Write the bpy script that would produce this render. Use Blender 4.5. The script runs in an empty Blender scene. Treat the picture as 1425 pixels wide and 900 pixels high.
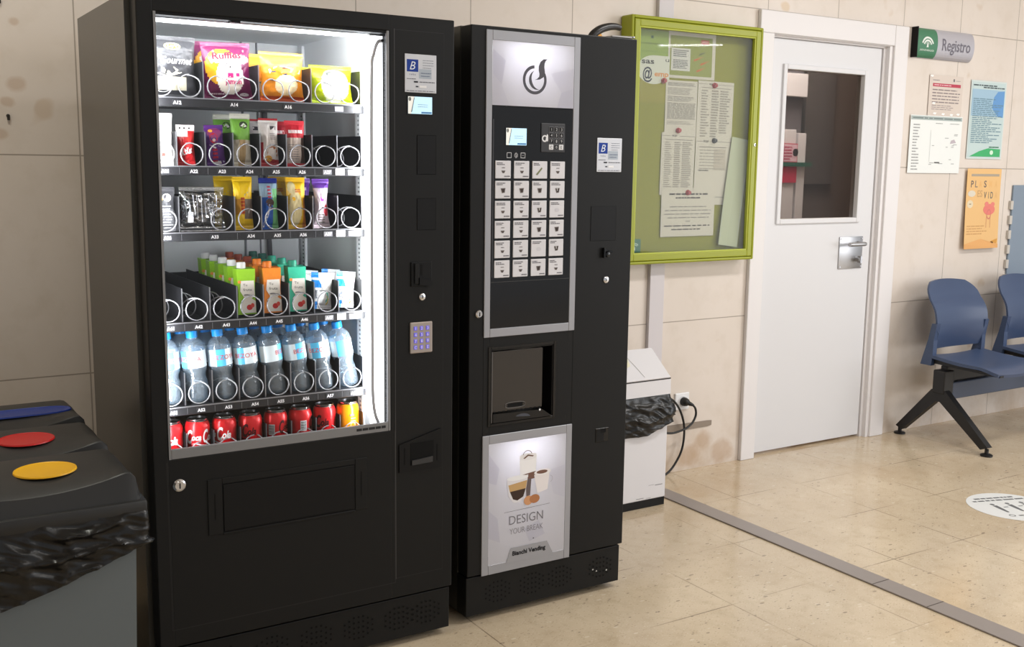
import bpy, bmesh, math, random
from mathutils import Vector, Matrix, noise
PI = math.pi
random.seed(7)
C = bpy.context.scene.collection
sc = bpy.context.scene

# ------------------------------------------------------------------ materials
def lin(c):
    def f(x):
        x /= 255.0
        return x/12.92 if x <= .04045 else ((x+.055)/1.055)**2.4
    return (f(c[0]), f(c[1]), f(c[2]), 1)

MATS = {}
def mat(name, col, rough=.5, metal=0., spec=.5, emit=None, estr=0., trans=0., ior=1.45, coat=0., bump=None):
    if name in MATS: return MATS[name]
    m = bpy.data.materials.new(name); m.use_nodes = True
    nt = m.node_tree; b = nt.nodes['Principled BSDF']
    b.inputs['Base Color'].default_value = lin(col)
    b.inputs['Roughness'].default_value = rough
    b.inputs['Metallic'].default_value = metal
    b.inputs['Specular IOR Level'].default_value = spec
    b.inputs['Transmission Weight'].default_value = trans
    b.inputs['IOR'].default_value = ior
    b.inputs['Coat Weight'].default_value = coat
    if emit is not None:
        b.inputs['Emission Color'].default_value = lin(emit); b.inputs['Emission Strength'].default_value = estr
    if bump:
        n = nt.nodes.new('ShaderNodeTexNoise'); n.inputs['Scale'].default_value = bump[0]; n.inputs['Detail'].default_value = 4
        t = nt.nodes.new('ShaderNodeTexCoord'); nt.links.new(t.outputs['Object'], n.inputs['Vector'])
        bp = nt.nodes.new('ShaderNodeBump'); bp.inputs['Strength'].default_value = bump[1]; bp.inputs['Distance'].default_value = bump[2]
        nt.links.new(n.outputs['Fac'], bp.inputs['Height']); nt.links.new(bp.outputs['Normal'], b.inputs['Normal'])
    MATS[name] = m
    return m
def ink(col, rough=.6):
    return mat('print_%d_%d_%d' % tuple(col), col, rough, spec=.3)
def film(col, rough=.32):
    return mat('film_%d_%d_%d' % tuple(col), col, rough, spec=.5, bump=(60, .35, .004))
def sheet_glass(name, tint=(255, 255, 255), gloss=.06, edge=.5):
    m = bpy.data.materials.new(name); m.use_nodes = True
    nt = m.node_tree; nt.nodes.clear()
    o = nt.nodes.new('ShaderNodeOutputMaterial'); mx = nt.nodes.new('ShaderNodeMixShader')
    tr = nt.nodes.new('ShaderNodeBsdfTransparent'); gl = nt.nodes.new('ShaderNodeBsdfGlossy')
    tr.inputs['Color'].default_value = lin(tint); gl.inputs['Roughness'].default_value = .02
    lw = nt.nodes.new('ShaderNodeLayerWeight'); lw.inputs['Blend'].default_value = .5
    pw = nt.nodes.new('ShaderNodeMath'); pw.operation = 'POWER'; pw.inputs[1].default_value = 5.
    mp = nt.nodes.new('ShaderNodeMath'); mp.operation = 'MULTIPLY_ADD'; mp.inputs[1].default_value = edge; mp.inputs[2].default_value = gloss
    mp.use_clamp = True
    nt.links.new(lw.outputs['Facing'], pw.inputs[0]); nt.links.new(pw.outputs[0], mp.inputs[0]); nt.links.new(mp.outputs[0], mx.inputs[0])
    nt.links.new(tr.outputs[0], mx.inputs[1]); nt.links.new(gl.outputs[0], mx.inputs[2]); nt.links.new(mx.outputs[0], o.inputs[0])
    return m

BLK   = mat('black_powder_coat', (25, 25, 25), .42, spec=.22, bump=(900, .08, .0005))
BLKS  = mat('black_side_panel', (54, 52, 46), .3, spec=.8)
BLKG  = mat('black_gloss_panel', (16, 16, 18), .12, spec=.5)
BLKP  = mat('black_plastic', (19, 19, 20), .4, spec=.22)
VOID  = mat('black_recess', (4, 4, 5), .6, spec=.2)
TRAY  = mat('dark_grey_tray', (32, 32, 35), .4, metal=.1)
TRAYE = mat('tray_edge_steel', (150, 150, 155), .3, metal=.8)
LINER = mat('pale_grey_liner', (230, 233, 236), .38)
LINED = mat('liner_seam', (120, 124, 130), .5)
CHROME = mat('chrome', (205, 205, 208), .2, metal=1.)
STEEL = mat('brushed_steel', (176, 176, 178), .34, metal=1.)
WIRE  = mat('coil_wire', (158, 158, 162), .34, metal=.5)
SILV  = mat('silver_panel', (158, 159, 165), .42, metal=.25)
GREYF = mat('grey_window_frame', (128, 128, 130), .42, metal=.2)
WHITE = mat('white_paint', (226, 224, 226), .38)
WHITEP = mat('white_plastic', (232, 232, 234), .35)
PAPER = mat('white_paper', (222, 216, 208), .8, spec=.15)
GLASS = sheet_glass('clear_pane', gloss=.012, edge=.35)
GLASSB = sheet_glass('board_pane', (242, 243, 240), gloss=.014, edge=.3)
GLASSD = sheet_glass('door_pane', (196, 192, 188), gloss=.006, edge=.2)
[n for n in GLASSD.node_tree.nodes if n.type == 'BSDF_GLOSSY'][0].inputs['Roughness'].default_value = .12
LEDM  = mat('led_strip', (255, 255, 255), .5, emit=(245, 249, 255), estr=2.6)
def pet_film():
    m = sheet_glass('clear_pet', (226, 236, 244), gloss=.10, edge=.75); nt = m.node_tree
    gl = [n for n in nt.nodes if n.type == 'BSDF_GLOSSY'][0]; gl.inputs['Roughness'].default_value = .06
    tc = nt.nodes.new('ShaderNodeTexCoord'); n = nt.nodes.new('ShaderNodeTexNoise'); n.inputs['Scale'].default_value = 75; n.inputs['Detail'].default_value = 2
    bp = nt.nodes.new('ShaderNodeBump'); bp.inputs['Strength'].default_value = .7; bp.inputs['Distance'].default_value = .004
    nt.links.new(tc.outputs['Object'], n.inputs['Vector']); nt.links.new(n.outputs['Fac'], bp.inputs['Height']); nt.links.new(bp.outputs['Normal'], gl.inputs['Normal'])
    df = nt.nodes.new('ShaderNodeBsdfDiffuse'); df.inputs['Color'].default_value = lin((190, 208, 224)); m2 = nt.nodes.new('ShaderNodeMixShader'); m2.inputs[0].default_value = .21
    out = [n for n in nt.nodes if n.type == 'OUTPUT_MATERIAL'][0]; src = out.inputs[0].links[0].from_socket
    nt.links.new(src, m2.inputs[1]); nt.links.new(df.outputs[0], m2.inputs[2]); nt.links.new(m2.outputs[0], out.inputs[0])
    return m
PETM = pet_film()
CLEARF = sheet_glass('clear_film', (225, 228, 232), gloss=.26)
LCD   = mat('lit_screen', (170, 205, 225), .3, emit=(188, 222, 240), estr=.75)
BLUEKEY = mat('lit_blue_key', (95, 90, 170), .4, emit=(110, 100, 230), estr=.5)
BAGM  = mat('black_bin_liner', (13, 13, 14), .28, spec=.5, bump=(28, .25, .006))
PINR  = mat('red_push_pin', (170, 30, 40), .3)

def nn(nt, t, **k):
    n = nt.nodes.new(t)
    for a, v in k.items(): setattr(n, a, v)
    return n
def mth(nt, op, a, b=None, c=None, clamp=False):
    n = nt.nodes.new('ShaderNodeMath'); n.operation = op; n.use_clamp = clamp
    for i, x in enumerate((a, b, c)):
        if x is None: continue
        if isinstance(x, (int, float)): n.inputs[i].default_value = x
        else: nt.links.new(x, n.inputs[i])
    return n.outputs[0]
def mixc(nt, f, a, b):
    n = nt.nodes.new('ShaderNodeMix'); n.data_type = 'RGBA'
    for i, x in ((0, f), (6, a), (7, b)):
        if isinstance(x, (int, float)): n.inputs[i].default_value = x
        elif isinstance(x, tuple): n.inputs[i].default_value = lin(x)
        else: nt.links.new(x, n.inputs[i])
    return n.outputs[2]
def noi(nt, vec, scale, detail=3, rough=.5):
    n = nt.nodes.new('ShaderNodeTexNoise'); n.inputs['Scale'].default_value = scale; n.inputs['Detail'].default_value = detail
    n.inputs['Roughness'].default_value = rough
    nt.links.new(vec, n.inputs['Vector']); return n.outputs['Fac']
def ramp(nt, f, lo, hi):
    n = nt.nodes.new('ShaderNodeMapRange'); n.clamp = True
    nt.links.new(f, n.inputs[0]); n.inputs[1].default_value = lo; n.inputs[2].default_value = hi
    return n.outputs[0]
def vscale(nt, vec, s):
    n = nt.nodes.new('ShaderNodeMapping'); n.inputs['Scale'].default_value = s
    nt.links.new(vec, n.inputs['Vector']); return n.outputs[0]

def wall_material():
    m = bpy.data.materials.new('cream_stone_tiles'); m.use_nodes = True
    nt = m.node_tree; b = nt.nodes['Principled BSDF']
    tc = nn(nt, 'ShaderNodeTexCoord').outputs['Object']
    sp = nn(nt, 'ShaderNodeSeparateXYZ'); nt.links.new(tc, sp.inputs[0])
    X, Z = sp.outputs[0], sp.outputs[2]
    n1 = noi(nt, tc, 1.3, 5); n2 = noi(nt, tc, 9, 5, .6)
    col = mixc(nt, ramp(nt, n1, .35, .7), (221, 211, 202), (212, 201, 190))
    col = mixc(nt, mth(nt, 'MULTIPLY', ramp(nt, n2, .5, .8), .35), col, (194, 180, 163))
    # damp stains low on the wall and a few blots higher up
    low = mth(nt, 'MULTIPLY', ramp(nt, Z, .30, .0), ramp(nt, noi(nt, tc, 3.2, 6, .65), .42, .68))
    col = mixc(nt, mth(nt, 'MULTIPLY', low, .75), col, (176, 146, 108))
    bl = ramp(nt, noi(nt, tc, 5.5, 2), .68, .73)
    col = mixc(nt, mth(nt, 'MULTIPLY', bl, .4), col, (186, 158, 126))
    for (sx, sz, r_) in ((-.03, 1.935, .022), (.10, 1.972, .024), (.0, 1.655, .036), (-.03, 1.60, .026), (.005, 1.845, .022), (-.05, 1.50, .03), (3.335, 2.178, .035), (2.93, .13, .07), (2.84, .07, .08), (3.05, .06, .09)):
        dx = mth(nt, 'SUBTRACT', X, sx); dz = mth(nt, 'MULTIPLY', mth(nt, 'SUBTRACT', Z, sz), 1.35)
        dd = mth(nt, 'SQRT', mth(nt, 'ADD', mth(nt, 'MULTIPLY', dx, dx), mth(nt, 'MULTIPLY', dz, dz)))
        dd = mth(nt, 'ADD', dd, mth(nt, 'MULTIPLY', mth(nt, 'SUBTRACT', n2, .5), r_*1.6))
        col = mixc(nt, mth(nt, 'MULTIPLY', ramp(nt, dd, r_, r_*.55), .42), col, (170, 134, 96) if sz < 1 else ((196, 160, 96) if sx > 3 else (176, 142, 110)))
    acc = None
    for s in (-.80, -.31, .18, .665, 1.15, 1.632, 2.114, 2.59, 3.225, 3.70, 4.19, 4.655, 5.165, 5.66, 6.16):
        k = mth(nt, 'COMPARE', X, s, .0022)
        acc = k if acc is None else mth(nt, 'MAXIMUM', acc, k)
    for s in (.719, 1.437, 2.153, 2.87):
        acc = mth(nt, 'MAXIMUM', acc, mth(nt, 'COMPARE', Z, s, .0022))
    col = mixc(nt, mth(nt, 'MULTIPLY', acc, .65), col, (120, 108, 94))
    nt.links.new(col, b.inputs['Base Color'])
    b.inputs['Roughness'].default_value = .36; b.inputs['Specular IOR Level'].default_value = .45
    bp = nn(nt, 'ShaderNodeBump'); bp.inputs['Strength'].default_value = .3; bp.inputs['Distance'].default_value = .002
    nt.links.new(mth(nt, 'SUBTRACT', 1., acc), bp.inputs['Height']); nt.links.new(bp.outputs[0], b.inputs['Normal'])
    return m
def floor_material():
    m = bpy.data.materials.new('beige_terrazzo_tiles'); m.use_nodes = True
    nt = m.node_tree; b = nt.nodes['Principled BSDF']
    tc = nn(nt, 'ShaderNodeTexCoord').outputs['Object']
    sp = nn(nt, 'ShaderNodeSeparateXYZ'); nt.links.new(tc, sp.inputs[0])
    X, Y = sp.outputs[0], sp.outputs[1]
    n1 = noi(nt, tc, 2.2, 5, .6); n2 = noi(nt, tc, 16, 4, .6)
    col = mixc(nt, ramp(nt, n1, .32, .7), (206, 190, 165), (190, 172, 146))
    col = mixc(nt, mth(nt, 'MULTIPLY', ramp(nt, n2, .5, .72), .5), col, (178, 160, 132))
    # stone flecks
    rot = nn(nt, 'ShaderNodeMapping'); rot.inputs['Rotation'].default_value = (0, 0, .5); rot.inputs['Scale'].default_value = (26, 60, 1)
    nt.links.new(tc, rot.inputs[0])
    for sc_, thr, c_, rnd in ((.62, .16, (118, 104, 88), .80), (1.15, .16, (98, 88, 78), .80), (.8, .2, (216, 205, 184), .86), (2.6, .24, (168, 150, 124), .5), (3.4, .24, (214, 202, 180), .45)):
        v = nn(nt, 'ShaderNodeTexVoronoi'); v.inputs['Scale'].default_value = sc_; nt.links.new(rot.outputs[0], v.inputs['Vector'])
        s2 = nn(nt, 'ShaderNodeSeparateColor'); nt.links.new(v.outputs['Color'], s2.inputs[0])
        k = mth(nt, 'MULTIPLY', mth(nt, 'LESS_THAN', v.outputs['Distance'], thr), mth(nt, 'GREATER_THAN', s2.outputs[0], rnd))
        col = mixc(nt, mth(nt, 'MULTIPLY', k, .65), col, c_)
    acc = None
    for ax, a0, d in ((X, 2.325, .405), (Y, -.85, .42)):
        t = mth(nt, 'FRACT', mth(nt, 'ADD', mth(nt, 'DIVIDE', mth(nt, 'SUBTRACT', ax, a0), d), 40.5))
        k = mth(nt, 'COMPARE', t, .5, .0055)
        acc = k if acc is None else mth(nt, 'MAXIMUM', acc, k)
    wear = ramp(nt, noi(nt, tc, 3.1, 4), .44, .62)
    col = mixc(nt, mth(nt, 'MULTIPLY', acc, mth(nt, 'ADD', mth(nt, 'MULTIPLY', wear, .62), .04)), col, (92, 78, 60))
    # rust coloured dirt near the wall and the strip
    dirt = mth(nt, 'MULTIPLY', ramp(nt, Y, -.75, -.05), ramp(nt, noi(nt, tc, 2.4, 5, .6), .44, .66))
    col = mixc(nt, mth(nt, 'MULTIPLY', dirt, .5), col, (168, 134, 92))
    nt.links.new(col, b.inputs['Base Color'])
    nt.links.new(mth(nt, 'ADD', mth(nt, 'MULTIPLY', n2, .16), .08), b.inputs['Roughness'])
    b.inputs['Specular IOR Level'].default_value = .5
    return m
WALLM = wall_material(); FLOORM = floor_material()

# ------------------------------------------------------------------ mesh builder
WL = {}                                     # world place of every object built
TXT = {}
def glyphs(s, bold=0., shear=0., cut=None):
    k = (s, bold, shear, cut)
    if k not in TXT:
        cu = bpy.data.curves.new('t', 'FONT'); cu.body = s; cu.size = 1.; cu.shear = shear; cu.offset = bold
        cu.align_x = 'CENTER'; cu.align_y = 'CENTER'; cu.resolution_u = 3
        ob = bpy.data.objects.new('t', cu)
        me = bpy.data.meshes.new_from_object(ob)
        if cut:                                 # slice the letters so that they follow a curved surface
            bm = bmesh.new(); bm.from_mesh(me); ax = 'xy'.index(cut[0])
            if bm.verts:
                lo = min(v.co[ax] for v in bm.verts); hi = max(v.co[ax] for v in bm.verts); no = (1, 0, 0) if ax == 0 else (0, 1, 0)
                for q in range(1, cut[1]):
                    c_ = lo+(hi-lo)*q/cut[1]; bmesh.ops.bisect_plane(bm, geom=bm.verts[:]+bm.edges[:]+bm.faces[:], plane_co=(c_, c_, 0), plane_no=no, dist=1e-6)
            bm.to_mesh(me); bm.free()
        vs = [(v.co.x, v.co.y) for v in me.vertices]; fs = [tuple(p.vertices) for p in me.polygons]
        bpy.data.objects.remove(ob); bpy.data.curves.remove(cu); bpy.data.meshes.remove(me)
        if vs:
            x0 = min(v[0] for v in vs); x1 = max(v[0] for v in vs); y0 = min(v[1] for v in vs); y1 = max(v[1] for v in vs)
            vs = [(v[0]-(x0+x1)/2, v[1]-(y0+y1)/2) for v in vs]
            TXT[k] = (vs, fs, x1-x0, y1-y0)
        else: TXT[k] = ([], [], 1, 1)
    return TXT[k]

class Surf:
    """a printable surface: each mark laid on it sits a hair above the one before"""
    def __init__(s, f, o0=0., step=.000012): s.f = f; s.o = o0; s.d = step; s.n = 0
    def __call__(s, u, v, o=None): return s.f(u, v, (s.o if o is None else o)+s.d*s.n)

class MB:
    def __init__(s): s.v = []; s.f = []; s.m = []; s.mats = []; s.hold = False
    def mi(s, m):
        if m not in s.mats: s.mats.append(m)
        return s.mats.index(m)
    def add(s, vs, fs, m):
        o = len(s.v); s.v += [tuple(v) for v in vs]
        ms = m if isinstance(m, list) else None
        i = None if ms else s.mi(m)
        for k, f in enumerate(fs):
            s.f.append(tuple(o+a for a in f)); s.m.append(s.mi(ms[k]) if ms else i)
    def poly(s, pts, m): s.add(pts, [tuple(range(len(pts)))], m)
    def box(s, x0, x1, y0, y1, z0, z1, m, bev=0., seg=2):
        vs = [(x, y, z) for x in (x0, x1) for y in (y0, y1) for z in (z0, z1)]
        fs = [(0, 1, 3, 2), (4, 6, 7, 5), (0, 4, 5, 1), (2, 3, 7, 6), (0, 2, 6, 4), (1, 5, 7, 3)]
        if not bev: s.add(vs, fs, m); return
        bm = bmesh.new(); bv = [bm.verts.new(v) for v in vs]
        for f in fs: bm.faces.new([bv[a] for a in f])
        bmesh.ops.bevel(bm, geom=bm.edges[:], offset=bev, segments=seg, affect='EDGES', profile=.5)
        bm.verts.index_update()
        s.add([v.co[:] for v in bm.verts], [tuple(v.index for v in f.verts) for f in bm.faces], m); bm.free()
    def prism(s, pts, axis, a0, a1, m):
        """outline pts (2D) extruded along an axis: 'x' -> (y,z), 'y' -> (x,z), 'z' -> (x,y)"""
        def P(p, a):
            return {'x': (a, p[0], p[1]), 'y': (p[0], a, p[1]), 'z': (p[0], p[1], a)}[axis]
        n = len(pts); vs = [P(p, a0) for p in pts] + [P(p, a1) for p in pts]
        fs = [tuple(range(n))[::-1], tuple(range(n, 2*n))] + [(i, (i+1) % n, n+(i+1) % n, n+i) for i in range(n)]
        s.add(vs, fs, m)
    def lathe(s, prof, c, m, axis='z', seg=24, cap=True):
        """prof: list of (r, h) or (r, h, material)"""
        vs = []; fs = []; ms = []
        n = len(prof)
        for p in prof:
            for k in range(seg):
                a = 2*PI*k/seg; r, h = p[0], p[1]
                q = (r*math.cos(a), r*math.sin(a))
                v = {'z': (q[0], q[1], h), 'y': (q[0], -h, q[1]), 'x': (h, q[0], q[1])}[axis]
                vs.append((c[0]+v[0], c[1]+v[1], c[2]+v[2]))
        for i in range(n-1):
            mm = prof[i+1][2] if len(prof[i+1]) > 2 else m
            for k in range(seg):
                fs.append((i*seg+k, i*seg+(k+1) % seg, (i+1)*seg+(k+1) % seg, (i+1)*seg+k)); ms.append(mm)
        if cap:
            fs.append(tuple(range(seg))[::-1]); ms.append(m)
            fs.append(tuple(range((n-1)*seg, n*seg))); ms.append(prof[-1][2] if len(prof[-1]) > 2 else m)
        s.add(vs, fs, ms)
    def tube(s, pts, r, m, seg=8, closed=False, flat=1.):
        pts = [Vector(p) for p in pts]; n = len(pts); vs = []; fs = []
        up = None
        for i, p in enumerate(pts):
            a = pts[i-1] if (i > 0 or closed) else p; b = pts[(i+1) % n] if (i < n-1 or closed) else p
            d = (b-a).normalized()
            if up is None:
                up = Vector((0, 0, 1)) if abs(d.z) < .9 else Vector((1, 0, 0))
            x = d.cross(up).normalized(); up = x.cross(d).normalized()
            rr = r[i] if isinstance(r, (list, tuple)) else r
            for k in range(seg):
                t = 2*PI*k/seg; vs.append(p + x*math.cos(t)*rr + up*math.sin(t)*rr*flat)
        for i in range(n if closed else n-1):
            j = (i+1) % n
            for k in range(seg): fs.append((i*seg+k, i*seg+(k+1) % seg, j*seg+(k+1) % seg, j*seg+k))
        if not closed: fs += [tuple(range(seg))[::-1], tuple(range((n-1)*seg, n*seg))]
        s.add(vs, fs, m)
    # flat artwork on a surface; M maps (u, v) to a point
    def art(s, M, pts, m):
        if isinstance(M, Surf) and not s.hold: M.n += 1
        s.add([M(*p) for p in pts], [tuple(range(len(pts)))], m)
    def rect(s, M, u0, u1, v0, v1, m, nu=1, nv=1):
        for i in range(nu):
            for j in range(nv):
                a, b = u0+(u1-u0)*i/nu, u0+(u1-u0)*(i+1)/nu; c, d = v0+(v1-v0)*j/nv, v0+(v1-v0)*(j+1)/nv
                s.art(M, [(a, c), (b, c), (b, d), (a, d)], m)
    def disc(s, M, u, v, r, m, n=20, ry=None, a0=0., a1=2*PI):
        ry = ry or r
        full = a1-a0 > 6.2
        k = n if full else n+1
        s.art(M, [(u+r*math.cos(a0+(a1-a0)*i/n), v+ry*math.sin(a0+(a1-a0)*i/n)) for i in range(k)], m)
    def ring(s, M, u, v, r0, r1, m, a0=0., a1=2*PI, n=24, taper=False):
        if isinstance(M, Surf): M.n += 1
        s.hold = True; P = []
        for i in range(n+1):
            a = a0+(a1-a0)*i/n; t = math.sin(PI*i/n) if taper else 1.
            q = r1-(r1-r0)*t
            P.append(((u+r1*math.cos(a), v+r1*math.sin(a)), (u+q*math.cos(a), v+q*math.sin(a))))
        for i in range(n): s.art(M, [P[i][0], P[i+1][0], P[i+1][1], P[i][1]], m)
        s.hold = False
    def text(s, M, t, u, v, h, m, bold=0., shear=0., rot=0., w=None, cut=None):
        vs, fs, tw, th = glyphs(t, bold, shear, cut)
        k = h/.72; kx = k if w is None else w/tw
        cr, sr = math.cos(rot), math.sin(rot)
        if isinstance(M, Surf) and not s.hold: M.n += 1
        s.add([M(u+x*kx*cr-y*k*sr, v+x*kx*sr+y*k*cr) for x, y in vs], fs, m)
    def words(s, M, u0, u1, v0, v1, n, m, seed=1, fill=.55, ragged=.25, gap=.12):
        """rows of unreadable small print"""
        rn = random.Random(seed); dv = (v1-v0)/n; W = u1-u0
        if isinstance(M, Surf): M.n += 1
        s.hold = True
        for i in range(n):
            v = v1-dv*(i+.5); u = u0; end = u1-W*ragged*rn.random()
            while u < end:
                w = min(W*(.06+.16*rn.random()), end-u)
                s.rect(M, u, u+w, v-dv*fill/2, v+dv*fill/2, m); u += w+W*.025
        s.hold = False
    def build(s, name, parent=None, loc=None, smooth=None):
        base = WL[parent.name] if parent is not None else Vector(loc if loc is not None else (0, 0, 0))
        me = bpy.data.meshes.new(name)
        me.from_pydata([(v[0]-base[0], v[1]-base[1], v[2]-base[2]) for v in s.v], [], s.f)
        for m in s.mats: me.materials.append(m)
        for p, i in zip(me.polygons, s.m): p.material_index = i
        me.update()
        if smooth is not None:
            for p in me.polygons: p.use_smooth = True
            me.set_sharp_from_angle(angle=math.radians(smooth))
        o = bpy.data.objects.new(name, me); C.objects.link(o)
        if parent is not None: o.parent = parent
        else: o.location = base
        WL[o.name] = base.copy()
        return o

def tag(o, label, cat, group=None, kind=None):
    if label: o['label'] = label
    if cat: o['category'] = cat
    if group: o['group'] = group
    if kind: o['kind'] = kind
    return o
def thing(name, loc, label, cat, group=None):
    o = bpy.data.objects.new(name, None); o.location = loc; o.empty_display_size = .1; C.objects.link(o)
    WL[o.name] = Vector(loc); return tag(o, label, cat, group)
def struct(o): o['kind'] = 'structure'; return o
def front(y):                       # a surface facing the room (towards -y) at depth y
    return Surf(lambda u, v, o: (u, y-o, v))
def dup(o, loc, label=None, parent=None):
    c = o.copy(); C.objects.link(c); c.location = loc
    if parent is not None: c.parent = parent
    if label: c['label'] = label
    WL[c.name] = Vector(loc)
    for ch in o.children:
        d = ch.copy(); C.objects.link(d); d.parent = c; WL[d.name] = Vector(loc)
    return c
def spline(pts, n=6):
    P = [Vector(p) for p in pts]; P = [P[0]*2-P[1]] + P + [P[-1]*2-P[-2]]; out = []
    for i in range(1, len(P)-2):
        for k in range(n):
            t = k/n; a, b, c, d = P[i-1:i+3]
            out.append(.5*((2*b)+(c-a)*t+(2*a-5*b+4*c-d)*t*t+(3*b-a-3*c+d)*t**3))
    out.append(P[-2]); return out
# ------------------------------------------------------------------ the room
XL, XR, YF, ZC = -1.25, 9.5, -7.6, 2.95
b = MB(); b.box(XL, XR, YF, 3.0, -.1, 0, FLOORM); struct(b.build('floor'))
CEILM = mat('ceiling_white', (214, 210, 202), .9)
b = MB(); b.box(XL, XR, YF, 3.0, ZC, ZC+.1, CEILM); struct(b.build('ceiling'))
DX0, DX1, DZ = 3.25, 4.12, 2.06              # door opening
b = MB()
b.box(XL, DX0, 0, .16, 0, ZC, WALLM); b.box(DX1, XR, 0, .16, 0, ZC, WALLM); b.box(DX0, DX1, 0, .16, DZ, ZC, WALLM)
struct(b.build('wall_back'))
b = MB(); b.box(XL-.1, XL, -6.0, 0.16, 0, ZC, WALLM); struct(b.build('wall_left'))
# the office behind the glazed door
OFFM = mat('office_wall', (128, 112, 102), .8); OFFD = mat('mirrored_partition', (78, 72, 69), .7)
b = MB(); b.box(2.55, 2.6, .16, 2.2, 0, ZC, OFFM); struct(b.build('wall_office_left'))
b = MB(); b.box(5.6, 5.65, .16, 2.2, 0, ZC, OFFM); struct(b.build('wall_office_right'))
b = MB(); b.box(2.55, 5.65, 2.2, 2.25, 0, ZC, OFFM); struct(b.build('wall_office_back'))

# door
JAMB = mat('door_frame_white', (226, 223, 224), .42); LEAF = mat('door_leaf_white', (216, 216, 219), .36)
door = bpy.data.objects.new('door_1', None); C.objects.link(door); door.location = (3.68, .0, 0); WL['door_1'] = Vector((3.68, 0, 0)); struct(door)
b = MB()
b.box(3.163, 3.254, -.022, 0.0, 0, DZ-.012, JAMB, .004); b.box(4.108, 4.213, -.022, 0.0, 0, 2.15, JAMB, .004)
b.box(3.163, 4.107, -.022, 0.0, DZ-.012, 2.15, JAMB, .004)
b.box(3.25, 3.262, -.01, .15, 0, DZ, JAMB)                          # linings with a rebate
b.box(4.085, 4.12, -.01, .15, 0, DZ, JAMB); b.box(4.066, 4.085, .012, .15, 0, DZ, JAMB)
b.box(3.262, 4.085, -.01, .15, 2.045, DZ, JAMB); b.box(3.262, 4.066, .012, .15, 2.036, 2.045, JAMB)
struct(b.build('door_frame', door))
b = MB(); L0, L1 = 3.264, 4.06
gx0, gx1, gz0, gz1 = 3.385, 3.935, 1.178, 1.895
b.box(L0, gx0, .02, .06, .014, 2.034, LEAF); b.box(gx1, L1, .02, .06, .014, 2.034, LEAF)
b.box(gx0, gx1, .02, .06, .014, gz0, LEAF); b.box(gx0, gx1, .02, .06, gz1, 2.034, LEAF)
for (a, c_, d, e) in ((gx0-.024, gx0, gz0-.024, gz1+.024), (gx1, gx1+.024, gz0-.024, gz1+.024), (gx0, gx1, gz0-.024, gz0), (gx0, gx1, gz1, gz1+.024)):
    b.box(a, c_, .010, .022, d, e, LEAF, .003)
struct(b.build('door_leaf', door))
b = MB(); b.box(gx0, gx1, .036, .042, gz0, gz1, GLASSD); struct(b.build('door_glass', door))
b = MB(); b.box(3.824, 4.0, .014, .021, .915, 1.08, STEEL, .002)
for x in (3.834, 3.99):
    for z in (.925, 1.07): b.lathe([(.005, 0), (.004, .003)], (x, .014, z), CHROME, 'y', 10)
b.lathe([(.012, 0), (.012, .03)], (3.955, .014, .962), STEEL, 'y', 16); b.box(3.95, 3.96, -.02, .0, .945, .98, CHROME)
b.tube(spline([(3.955, .018, 1.045), (3.955, -.03, 1.045), (3.945, -.045, 1.045), (3.92, -.048, 1.045), (3.83, -.046, 1.045)]), .0105, STEEL, 12)
struct(b.build('door_handle', door, smooth=40))
# solid stand-ins for a likely reflection in the door glass
CABM = mat('office_white', (216, 214, 218), .5)
t = thing('mirrored_shelf', (4.52, 1.05, 0), 'white cupboard standing in for a reflection at the left of the door glass', 'cupboard')
b = MB(); b.box(4.28, 4.54, 1.02, 1.06, 0, 1.66, CABM, .003); b.box(4.28, 4.62, 1.02, 1.06, 1.86, 2.0, CABM, .003); b.build('door_panel', t)
b = MB(); b.box(4.56, 4.63, 1.02, 1.06, 0, 1.64, CABM, .003); b.build('door_panel', t)
b = MB(); b.box(4.28, 4.63, 1.07, 1.45, 0, 2.3, mat('office_grey_box', (96, 92, 96), .6)); b.build('body', t)
b = MB(); b.box(4.26, 4.66, .99, 1.02, 1.435, 1.46, mat('green_rail', (32, 92, 74), .5)); b.build('rail', t)
b = MB(); b.box(4.38, 4.545, 1.008, 1.014, 1.335, 1.575, ink((196, 50, 82)))
b.rect(front(1.007), 4.39, 4.54, 1.465, 1.57, ink((226, 190, 204))); b.words(front(1.006), 4.40, 4.50, 1.47, 1.56, 5, ink((180, 70, 100)), 3)
b.disc(front(1.005), 4.525, 1.52, .024, ink((40, 34, 36)), 16)
tag(b.build('notice_sheet', loc=(4.46, 1.01, 1.33)), 'pink and red notice on the cupboard standing in for a reflection in the door glass', 'notice')
t = thing('mirrored_partition', (4.95, 1.2, 0), 'dark brown partition board standing in for a reflection in the door glass', 'partition')
b = MB(); b.box(4.72, 4.99, 1.12, 1.15, 1.32, 2.2, OFFD, .005); b.build('board', t)
b = MB(); b.box(4.64, 5.55, 1.16, 1.2, 0, 2.6, mat('office_brown', (92, 82, 77), .7)); b.build('panel', t)

# floor strip, trunking
b = MB(); b.box(2.455, 2.542, -6.9, -.18, .0003, .006, mat('strip_steel', (152, 144, 140), .38, metal=.3, bump=(30, .2, .001)), .002)
for y in (-1.40, -1.62): b.box(2.456, 2.541, y, y+.004, .0061, .0064, ink((84, 76, 72)))
struct(b.build('trim_1'))
TRK = mat('trunking_pvc', (206, 201, 204), .5)
b = MB(); b.box(2.557, 2.64, -.02, .0, .0, ZC, TRK, .002); struct(b.build('trim_2'))
# worn patch where a skirting was removed
b = MB(); b.prism([(2.60, .196), (2.95, .197), (2.977, .201), (2.978, .224), (2.95, .226), (2.60, .23)], 'y', -.004, 0, mat('filler_grey', (142, 130, 118), .8)); struct(b.build('trim_3'))

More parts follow.
